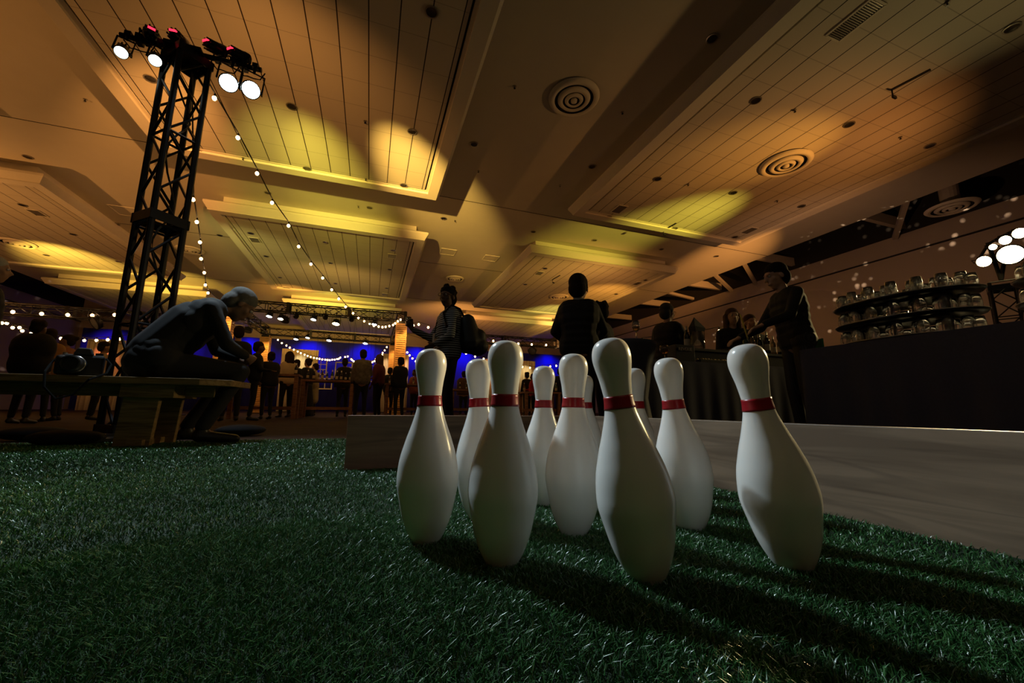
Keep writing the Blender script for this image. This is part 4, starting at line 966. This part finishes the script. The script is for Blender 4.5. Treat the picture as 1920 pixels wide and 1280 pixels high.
# barman
def barman():
    a = math.degrees(math.atan2(.45, -1))-90
    p = dict(elL=V(-.24, .18, 1.17), wrL=V(-.20, .42, 1.08), elR=V(.25, .20, 1.14), wrR=V(.18, .47, 1.02), face=V(-.05, 1, -.28), headup=V(0, .25, 1), neck=V(0, .07, 1.46), head=V(0, .13, 1.60),
        shL=V(-.175, .06, 1.41), shR=V(.175, .06, 1.41), palmL=V(0, 0, -1), palmR=V(0, 0, -1))
    def ex(t, J, hb, k):
        c = MB(); c.add([V(-.13, -.17, 1.00), V(.02, -.19, 1.00), V(.04, -.205, .86), V(-.10, -.19, .84), V(-.13, -.155, 1.00), V(.02, -.175, 1.00), V(.04, -.19, .86), V(-.10, -.175, .84)], [(0, 1, 2, 3), (7, 6, 5, 4), (0, 4, 5, 1), (1, 5, 6, 2), (2, 6, 7, 3), (3, 7, 4, 0)])
        obj('green_cloth', c, mat('green_cloth', (.01, .22, .08), .8), t)
    return person('barman in a black sweater with a green cloth at his waist, leaning over the bar', (4.12, 2.84, 0), a, 1.83, p, 'short', (.015, .01, .008), SK3, M_shirtk, stripes('pinstripe', (.035, .036, .04), (.012, .012, .014), 0, 90, .6), None, .010, 1.08, extra=ex)
barman()
def glasses_ex(t, J, hb, k):
    g = MB()
    for s in (-1, 1):
        g.path([hb(s*.032+.022*math.cos(a), .104, .008+.017*math.sin(a)) for a in [i*2*PI/12 for i in range(13)]], .003); g.tube(hb(s*.055, .104, .01), hb(s*.08, .0, .01), .003)
    obj('glasses', g, M_rim, t)
p_ = at(1250, 600, 6.1)
person('man in a dark jacket with glasses, side on behind the bar', (p_.x, p_.y, 0), -75, 1.80, dict(elR=V(.22, .12, 1.15), wrR=V(.16, .36, 1.12)), 'short', (.06, .05, .045), SK1, M_suit, M_jean, None, .013, 1.15, extra=glasses_ex)
p_ = at(1372, 600, 7.1)
person('woman with long straight hair facing the lens behind the bar', (p_.x, p_.y, 0), 150, 1.86, dict(wrR=V(.16, .30, 1.10), elR=V(.23, .06, 1.12)), 'long', (.10, .055, .03), SK3, M_shirtk, M_jean, None, .014)
p_ = at(1404, 600, 7.9)
person('short haired person behind the long haired woman at the bar', (p_.x, p_.y, 0), 160, 1.90, None, 'short', (.06, .03, .02), SK1, M_shirtk, M_jean, None, .016)
# person at left edge of frame
p_ = at(-34, 560, 5.8)
person('grey haired person cut off at the left edge of the picture', (p_.x, p_.y, 0), -60, 1.58, None, 'short', (.4, .38, .36), SK1, M_suit, M_jean, None, .014, 1.1)

# crowd beyond
M_white_sh = mat('cream_blouse', (.50, .40, .30), .8); M_pattern = mat('leaf_pattern_shirt', (.14, .12, .10), .8, noise=.9, nscale=14)
M_maroon = mat('maroon_shirt', (.12, .02, .03), .8); M_redt = mat('red_jumper', (.45, .02, .03), .8); M_tan = mat('tan_coat', (.34, .27, .17), .8)
CG = 'guests in the crowd at the far end'
crowd = [ # px, dist, height, face, hair, haircol, top, skirt, label, girth, coat
    (533, 12.3, 1.74, 30, 'long', (.03, .02, .015), M_white_sh, None, 'woman in a cream blouse with dark hair, left of the lit curtain', 1.05, 0),
    (548, 13.9, 1.70, -20, 'short', (.02, .015, .01), M_suit, None, 'dark dressed guest just right of the woman in cream', 1.1, 0),
    (570, 13.0, 1.66, 60, 'bun', (.03, .02, .01), M_suit, .9, 'woman in a dark dress in profile before the lit curtain', 1, 0),
    (585, 14.4, 1.66, 80, 'short', (.03, .02, .015), M_tan, None, 'guest in a long tan coat right of the lit curtain', 1, .4),
    (640, 13.0, 1.72, 10, 'short', (.02, .015, .01), M_suit, None, 'dark guest under the open window frame', 1.2, 0),
    (674, 10.8, 1.72, 0, 'short', (.02, .015, .01), M_pattern, None, 'guest in a leaf patterned shirt with their back turned', 1.25, 0),
    (706, 11.7, 1.73, 60, 'long', (.12, .07, .04), M_maroon, None, 'guest in a maroon top left of the front right column', 1.2, 0),
    (727, 13.2, 1.52, -40, 'short', (.02, .015, .01), M_suit, None, 'short dark guest just left of the column foot', 1.1, 0),
    (747, 11.2, 1.62, 20, 'short', (.02, .015, .01), M_suit, None, 'dark guest standing in front of the column foot', 1.1, 0),
    (775, 13.4, 1.50, 120, 'short', (.05, .03, .02), mat('rust_shirt', (.25, .06, .03), .8), None, 'guest in a rust top with a cap right of the column', 1.1, 0),
    (868, 13.5, 1.48, 0, 'curly', (.03, .02, .015), mat('brown_shirt', (.10, .05, .03), .8), None, 'brown dressed guest low beyond the striped woman', 1.2, 0),
    (905, 14.0, 1.60, 30, 'short', (.02, .015, .01), mat('grey_shirt', (.12, .12, .13), .8), None, 'grey dressed guest between the left pins', 1.15, 0),
    (988, 15.5, 1.66, 0, 'curly', (.015, .01, .01), M_suit, None, 'guest with round dark hair right of the upright pin', 1.1, 0),
    (1000, 13.2, 1.42, 70, 'short', (.02, .015, .01), M_redt, None, 'guest in a red jumper behind the small centre pin', 1.2, 0),
    (1050, 14.0, 1.66, -30, 'short', (.02, .015, .01), M_suit, None, 'dark guest behind the middle pin', 1.1, 0),
    (470, 9.8, 1.60, -80, 'short', (.02, .015, .01), M_suit, None, 'dark guest standing beyond the stooping man knees', 1.1, 0),
    (498, 10.6, 1.50, 30, 'bun', (.02, .015, .01), M_suit, None, 'dark guest before the far left column', 1.05, 0),
    (430, 9.4, 1.82, 30, 'short', (.02, .015, .01), M_suit, None, 'dark guest partly hidden by the stooping man hands', 1.1, 0),
    (38, 9.3, 1.52, -20, 'curly', (.02, .015, .01), M_suit, None, 'large dark guest beyond the bench at the far left', 1.5, 0),
    (66, 10.0, 1.50, 60, 'short', (.03, .02, .015), mat('ochre_top', (.30, .14, .04), .8), None, 'guest catching warm light beyond the bench', 1.1, 0),
    (104, 10.6, 1.50, 100, 'bun', (.03, .02, .01), mat('copper_top', (.28, .10, .05), .8), None, 'guest in a copper top left of the camera', 1.1, 0),
    (172, 11.0, 1.48, -60, 'short', (.03, .02, .015), mat('cream_jacket', (.40, .28, .18), .8), None, 'guest in a cream jacket seen under the camera', 1.0, 0),
]
for px, d_, h_, f_, hr, hc, tm, skt, lab, gi_, coat in crowd:
    p_ = at(px, 770, d_); person(lab, (p_.x, p_.y, 0), f_+random.uniform(-10, 10), h_, dict(elR=V(.24, .1, 1.13), wrR=V(.14, .32, 1.12)) if random.random() < .6 else None, hr, hc, random.choice((SK1, SK2, SK3)), tm, M_jean, None, .028, gi_, skirt=skt, coat=coat, group=CG, hands=(.5, .7))
# ------------------------------------------------------------------ crowd tables
M_rust = wood('table_wood', (.16, .07, .04), (.32, .16, .09), 4, (1, 8, 8), .6)
def hightable(px, d_, w_, h_, label, ang=0):
    p_ = at(px, 780, d_); t = thing('high_table', label, 'table', (p_.x, p_.y, 0), ang, 'wooden high tables in the crowd')
    obj('table_top', MB().box((0, 0, h_-.025), (w_, .6, .05)), M_rust, t)
    for a, b in ((-1, -1), (1, -1), (1, 1), (-1, 1)): obj('leg', MB().box((a*(w_/2-.06), b*.24, (h_-.05)/2), (.08, .08, h_-.05)), M_rust, t)
    obj('stretcher', MB().box((0, 0, .25), (w_-.1, .05, .08)), M_rust, t); return t, p_
def bottle_mesh(h=.30, r=.037): return MB().lathe([(0, 0), (r*.9, 0), (r, .008), (r, h*.58), (r*.85, h*.66), (r*.42, h*.76), (r*.36, h*.97), (r*.42, h*.975), (r*.42, h), (0, h)], 16)
BOT = bottle_mesh().mesh('bottle_glass', True); LAB = MB().lathe([(.0376, .05), (.0378, .052), (.0378, .13), (.0376, .132)], 16).mesh('bottle_label', True); CAPM = MB().lathe([(.0165, .255), (.0168, .303), (0, .304)], 12).mesh('bottle_cap', True)
M_bot = mat('dark_bottle', (.01, .012, .01), .08, noise=0); M_botg = mat('green_bottle', (.02, .06, .02), .08, noise=0); M_botc = mat('clear_bottle', (.5, .35, .15), .05, noise=0, trans=.8); M_lab = mat('paper_label', (.45, .40, .32), .7)
def bottle(loc, label, group, m_=None, s=1):
    t = thing('bottle', label, 'bottle', loc, random.uniform(0, 6), group); t.scale = (s, s, s)
    link('bottle_glass', BOT, m_ or M_bot, t); link('bottle_label', LAB, M_lab, t); link('bottle_cap', CAPM, M_rim, t); return t
for px, d_, w_, h_, lab in ((495, 11.2, 1.4, 1.05, 'long dark table beside the woman in cream'), (612, 12.0, 1.3, 1.0, 'far bar table carrying a cluster of bottles'), (760, 11.8, 1.2, .95, 'high table with drinks right of the column foot'), (868, 12.4, .9, .85, 'small high table beyond the striped woman legs'), (1012, 12.5, 1.2, .8, 'low table behind the small centre pin')):
    t, p_ = hightable(px, d_, w_, h_, lab)
    n = 10 if px == 612 else 4
    for k in range(n):
        bottle((p_.x-w_*.4+w_*.8*k/(n-1), p_.y+random.uniform(-.18, .18), h_), 'bottle %s on the %s' % (('leftmost', 'second from the left', 'third from the left', 'fourth from the left', 'fifth from the left', 'sixth from the left', 'seventh from the left', 'eighth from the left', 'second from the right', 'rightmost')[k if n == 10 else (k if k < 3 else 9)], lab.replace('carrying a cluster of bottles', 'under the frames')), 'bottles on the crowd tables', random.choice((M_botc, M_botg, M_bot)), random.uniform(.7, 1))

# ------------------------------------------------------------------ cocktail table beside the broad man
def drape_cone(name, loc, rtop, rmid, rbot, h, m_, label, cat):
    seg = 64; vs = []; fs = []; rows = [(0, h), (rtop*.9, h), (rtop, h-.01), (rtop*.99, h-.05), (rmid*1.25, h*.75), (rmid, h*.42), (rmid*1.2, h*.18), (rbot, .004)]
    for j, (r, z) in enumerate(rows):
        for i in range(seg):
            a = 2*PI*i/seg; rr = r*(1+(.05*math.cos(4*a) if j > 4 else 0)+(.03*math.sin(9*a) if 3 < j else 0)); vs.append((rr*math.cos(a), rr*math.sin(a), z))
    for j in range(len(rows)-1):
        for i in range(seg): fs.append((j*seg+i, (j+1)*seg+i, (j+1)*seg+(i+1) % seg, j*seg+(i+1) % seg))
    t = thing(name, label, cat, loc); obj('table_cloth', MB().add(vs, fs), m_, t, smooth=True)
    obj('pole', MB().tube((0, 0, .02), (0, 0, h-.02), .04, 12), M_black, t); return t
pc = at(1176, 640, 4.0)
ct = drape_cone('cocktail_table', (pc.x, pc.y, 0), .27, .17, .30, .93, mat('grey_stretch_cloth', (.05, .055, .075), .75), 'round high table under a dark stretch cloth beside the broad man', 'table')
pg = Vector((pc.x+.05, pc.y-.08, .931)); cup(pg, .038, .20, M_glass, 'wine_glass', 'wine glass standing on the round cloth covered table', 'glass', mat('pale_wine', (.5, .3, .12), .1, noise=0, trans=.7), None, True)

# ------------------------------------------------------------------ bars
def draped(name, x0, x1, y0, y1, h, label, m_=M_navy, amp=.012, pitch=.23):
    t = thing(name, label, 'table', ((x0+x1)/2, (y0+y1)/2, 0)); hx, hy = (x1-x0)/2, (y1-y0)/2
    per = []
    for (ax, ay), (bx, by) in (((-hx, -hy), (hx, -hy)), ((hx, -hy), (hx, hy)), ((hx, hy), (-hx, hy)), ((-hx, hy), (-hx, -hy))):
        L_ = math.hypot(bx-ax, by-ay); n = int(L_/.03); nx, ny = (by-ay)/L_, -(bx-ax)/L_
        for i in range(n):
            u = i/n; s = L_*u; f = amp*(math.sin(2*PI*s/pitch)+.6*math.sin(2*PI*s/(pitch*2.7)+1))
            per.append((ax+(bx-ax)*u, ay+(by-ay)*u, nx, ny, f))
    vs = []; fs = []; zs = [(h, 0), (h-.05, .1), (h*.6, .6), (h*.25, 1), (.006, 1.3)]; n = len(per)
    for z, k in zs:
        for x, y, nx, ny, f in per: vs.append((x+nx*(f*k+.01*k), y+ny*(f*k+.01*k), z))
    for j in range(len(zs)-1):
        for i in range(n): fs.append((j*n+i, j*n+(i+1) % n, (j+1)*n+(i+1) % n, (j+1)*n+i))
    obj('drape', MB().add(vs, fs), m_, t, smooth=True); obj('table_top', MB().box((0, 0, h-.002), (2*hx, 2*hy, .012)), m_, t); return t
draped('draped_table', 3.82, 4.70, -1.2, 2.62, .85, 'long table in navy drape carrying the trays of glasses, on the right')
draped('draped_bar', 2.74, 6.6, 3.72, 4.28, .85, 'bar table in dark drape behind the right hand pins', M_navy, .005)
# raised bar shelf
rs = thing('bar_riser', 'raised black shelf standing on the bar table', 'shelf', (5.0, 4.08, .857))
obj('riser_top', MB().box((0, 0, .185), (2.5, .32, .03)), M_black, rs); obj('riser_front', MB().box((0, -.14, .085), (2.5, .02, .17)), M_blackcloth, rs)
for s in (-1, 1): obj('riser_end', MB().box((s*1.22, .01, .085), (.03, .30, .17)), M_black, rs)
# trays of glasses
TUM = MB().lathe([(0, 0), (.024, 0), (.034, .022), (.039, .055), (.038, .085), (.032, .135), (.0305, .135), (.0365, .085), (.0372, .055), (.032, .024), (.022, .006), (0, .005)], 20).mesh('tumbler', True)
def tray(cx, cyy, z, rx, ry, label):
    t = thing('oval_tray', label, 'tray', (cx, cyy, z), 0, 'oval trays of glasses')
    obj('tray_dish', MB().lathe([(0, 0), (.86, 0), (.97, .008), (1, .026), (.985, .028), (.95, .014), (.86, .006), (0, .006)], 48, sx=rx, sy=ry), M_black, t, smooth=True)
    obj('tray_rim', MB().lathe([(.985, .026), (1.003, .027), (1.003, .031), (.985, .031)], 48, sx=rx, sy=ry), mat('tray_rim_metal', (.55, .5, .42), .3, metal=.7), t, smooth=True)
def fill_tray(cx, cyy, z, rx, ry, label, group, rows=3, n=20):
    for j in range(rows):
        q = .86-.27*j; m_ = int(n*q)
        for i in range(m_):
            a = 2*PI*(i+.5*(j % 2))/m_
            o = link('stemless_glass', TUM, M_glass, None, (cx+rx*q*math.cos(a), cyy+ry*q*math.sin(a), z+.007)); tag(o, 'clear stemless glass in the '+('outer ring, ', 'second ring, ', 'centre, ')[j]+label, 'glass', group)
for (cx, cyy, rx, ry, nm) in ((4.26, 2.02, .33, .50, 'first stack'), (4.50, 1.0, .33, .46, 'second stack')):
    for lv, z in enumerate((.856, 1.025, 1.195)):
        lvn = ('bottom', 'middle', 'top')[lv]; side = 'left stack beside the barman' if nm == 'first stack' else 'right stack at the picture edge'
        tray(cx, cyy, z, rx, ry, '%s black oval tray of the %s' % (lvn, side))
        fill_tray(cx, cyy, z, rx, ry, '%s tray, %s' % (lvn, side), 'glasses on the %s tray, %s' % (lvn, side), 3 if lv == 2 else 2, 20)
        if lv < 2:
            rk = obj('tray_rack', MB().box((0, 0, .156), (rx*1.1, ry*1.3, .014)).tube((rx*.45, 0, .03), (rx*.45, 0, .15), .012).tube((-rx*.45, 0, .03), (-rx*.45, 0, .15), .012).tube((0, ry*.6, .03), (0, ry*.6, .15), .012).tube((0, -ry*.6, .03), (0, -ry*.6, .15), .012).box((0, 0, .02), (rx*1.1, ry*1.3, .012)), M_black, None, (cx, cyy, z))
            tag(rk, 'black rack carrying the tray above the %s one, %s' % (lvn, side), 'rack')
# wine glasses, box, hurricane lamp and bottles on the bar
M_wine = mat('white_wine', (.75, .38, .08), .05, noise=0, trans=.7)
for px, py, l in ((1211, 672, 'wine glass with amber wine at the left corner of the bar'), (1248, 671, 'wine glass with amber wine beside the dark box on the bar')):
    p_ = ony(px, 700, 3.86); p_.z = .858; cup(p_, .055, .19, M_glass, 'wine_glass', l, 'glass', M_wine, 'wine glasses on the bar', True)
p_ = ony(1279, 700, 3.86); t = thing('printed_box', 'dark box with faint pale lettering on the bar', 'box', (p_.x, p_.y, .858), -.05)
obj('box_body', MB().box((0, 0, .10), (.27, .16, .20)), mat('box_card', (.014, .016, .022), .5), t, bevel=.003)
cu = bpy.data.curves.new('lettering', 'FONT'); cu.body = 'REVERIE'; cu.size = .055; cu.align_x = 'CENTER'; cu.extrude = .001
lt = bpy.data.objects.new('tmp', cu); COL.objects.link(lt); bpy.context.view_layer.update(); lme = bpy.data.meshes.new_from_object(lt.evaluated_get(bpy.context.evaluated_depsgraph_get())); bpy.data.objects.remove(lt); lme.materials.clear()
lt = link('lettering', lme, mat('lettering_ink', (.55, .50, .42), .6, noise=0), t, (0, -.0815, .13)); lt.rotation_euler = (PI/2, 0, 0)
p_ = ony(1312, 700, 4.05); t = thing('ice_bucket', 'clear glass bucket with a black peaked napkin standing on the bar', 'bucket', (p_.x, p_.y, 1.058))
obj('glass_cylinder', MB().lathe([(0, 0), (.085, 0), (.09, .01), (.09, .24), (.086, .24), (.086, .012), (0, .01)], 28), M_glass, t, smooth=True)
nk = MB(); nk.add([V(-.06, -.05, .2), V(.07, -.04, .2), V(.06, .06, .2), V(-.07, .05, .2), V(-.085, -.06, .31), V(.10, -.05, .29), V(.08, .07, .30), V(-.08, .06, .30), V(-.03, 0, .44)], [(3, 2, 1, 0), (0, 1, 5, 4), (1, 2, 6, 5), (2, 3, 7, 6), (3, 0, 4, 7), (4, 5, 8), (5, 6, 8), (6, 7, 8), (7, 4, 8)])
obj('napkin', nk, M_blackcloth, t)
p_ = ony(1330, 700, 4.5)
p_2 = ony(1292, 700, 4.05); bottle((p_2.x, 4.05, 1.058), 'dark bottle left of the glass bucket on the bar', 'bottles on the bar')
for i, (px, Y, m_, l) in enumerate(((1403, 4.05, M_botg, 'green bottle leftmost of the bar cluster'), (1416, 4.0, M_botc, 'clear amber bottle second from the left in the bar cluster'), (1429, 4.05, M_bot, 'dark bottle in the middle of the bar cluster'), (1443, 4.0, M_bot, 'tall dark bottle right of the middle in the bar cluster'), (1455, 4.08, M_botc, 'clear amber bottle second from the right in the bar cluster'), (1468, 4.0, M_bot, 'dark bottle rightmost of the bar cluster'))):
    p_ = ony(px, 700, Y); bottle((p_.x, Y, 1.058), l, 'bottles on the bar', m_, .95+.12*(i == 3))
# yellow stirring straw / tongs in barman hand
A_ = at(1388, 590, 5.0); B_ = at(1402, 634, 4.85)
tag(obj('drink_stirrer', MB().tube(A_, B_, .008, 8), mat('yellow_plastic', (.45, .36, .05), .4)), 'long yellow stirrer held by the barman', 'stirrer')
# condiment tray with fruit
p_ = ony(1345, 700, 3.83); t = thing('garnish_tray', 'long tray of garnish standing at the bar front', 'tray', (p_.x, 3.83, .858))
obj('tray_box', MB().box((0, 0, .02), (.62, .12, .04)), M_black, t, bevel=.004)
fr = MB()
for i in range(26): fr.ball((-.28+i*.0224, random.uniform(-.04, .04), .045), (.017, .016, .013), 8, 6)
o = obj('fruit_wedges', fr, mat('garnish', (.35, .25, .05), .5, noise=.5, nscale=8), t, smooth=True); o['kind'] = 'stuff'

# ------------------------------------------------------------------ general room light
point('bar_glow', (6.5, 6.5, 3.2), (1, .5, .25), 5, .3)
spot('left_wall_wash', (-10, 10, 3.0), (-19, 18, 3), (1, .45, .4), 120, 100, 1)
spot('right_wall_wash', (9, 6, 2.5), (17.7, 11, 5), (1, .5, .25), 260, 110, 1)
spot('crowd_warm', (-1.8, 17, 3.3), (-1.8, 12, 1), (1, .6, .3), 6, 120, 1)


# dot patterns thrown on the walls by gobo projectors
def gobo(name, loc, target, color, power, deg, scale, seed):
    o = spot(name, loc, target, color, power, deg, .3, .01); l = o.data; l.use_nodes = True; nt = l.node_tree
    em = nt.nodes['Emission']; N = nt.nodes.new; L = nt.links.new
    tc = N('ShaderNodeTexCoord'); vd = N('ShaderNodeVectorMath'); vd.operation = 'DIVIDE'; sp = N('ShaderNodeSeparateXYZ'); cb = N('ShaderNodeCombineXYZ')
    L(tc.outputs['Normal'], sp.inputs[0])
    for k in range(3): L(sp.outputs[2], cb.inputs[k])
    L(tc.outputs['Normal'], vd.inputs[0]); L(cb.outputs[0], vd.inputs[1])
    vo = N('ShaderNodeTexVoronoi'); vo.inputs['Scale'].default_value = scale; ad = N('ShaderNodeVectorMath'); ad.operation = 'ADD'; ad.inputs[1].default_value = (seed, seed*1.7, 0)
    L(vd.outputs[0], ad.inputs[0]); L(ad.outputs[0], vo.inputs['Vector'])
    mr = N('ShaderNodeMapRange'); mr.inputs[1].default_value = .30; mr.inputs[2].default_value = .12; mr.inputs[3].default_value = 0; mr.inputs[4].default_value = 1
    L(vo.outputs['Distance'], mr.inputs[0])
    no = N('ShaderNodeTexNoise'); no.inputs['Scale'].default_value = scale*.35; L(ad.outputs[0], no.inputs['Vector'])
    gt = N('ShaderNodeMapRange'); gt.inputs[1].default_value = .50; gt.inputs[2].default_value = .60; L(no.outputs['Fac'], gt.inputs[0])
    mu = N('ShaderNodeMath'); mu.operation = 'MULTIPLY'; L(mr.outputs[0], mu.inputs[0]); L(gt.outputs[0], mu.inputs[1]); L(mu.outputs[0], em.inputs['Strength'])
gobo('dot_projector', (9.5, 7.0, 2.6), (17.7, 8.2, 3.7), (1, .68, .42), 3000, 66, 26, 3.1)
gobo('dot_projector', (9.5, 9.0, 2.6), (17.7, 15.0, 3.0), (1, .68, .42), 2600, 36, 44, 7.7)
gobo('dot_projector', (-9.5, 16, 2.6), (-19, 24, 3.4), (1, .72, .6), 3500, 50, 30, 5.3)
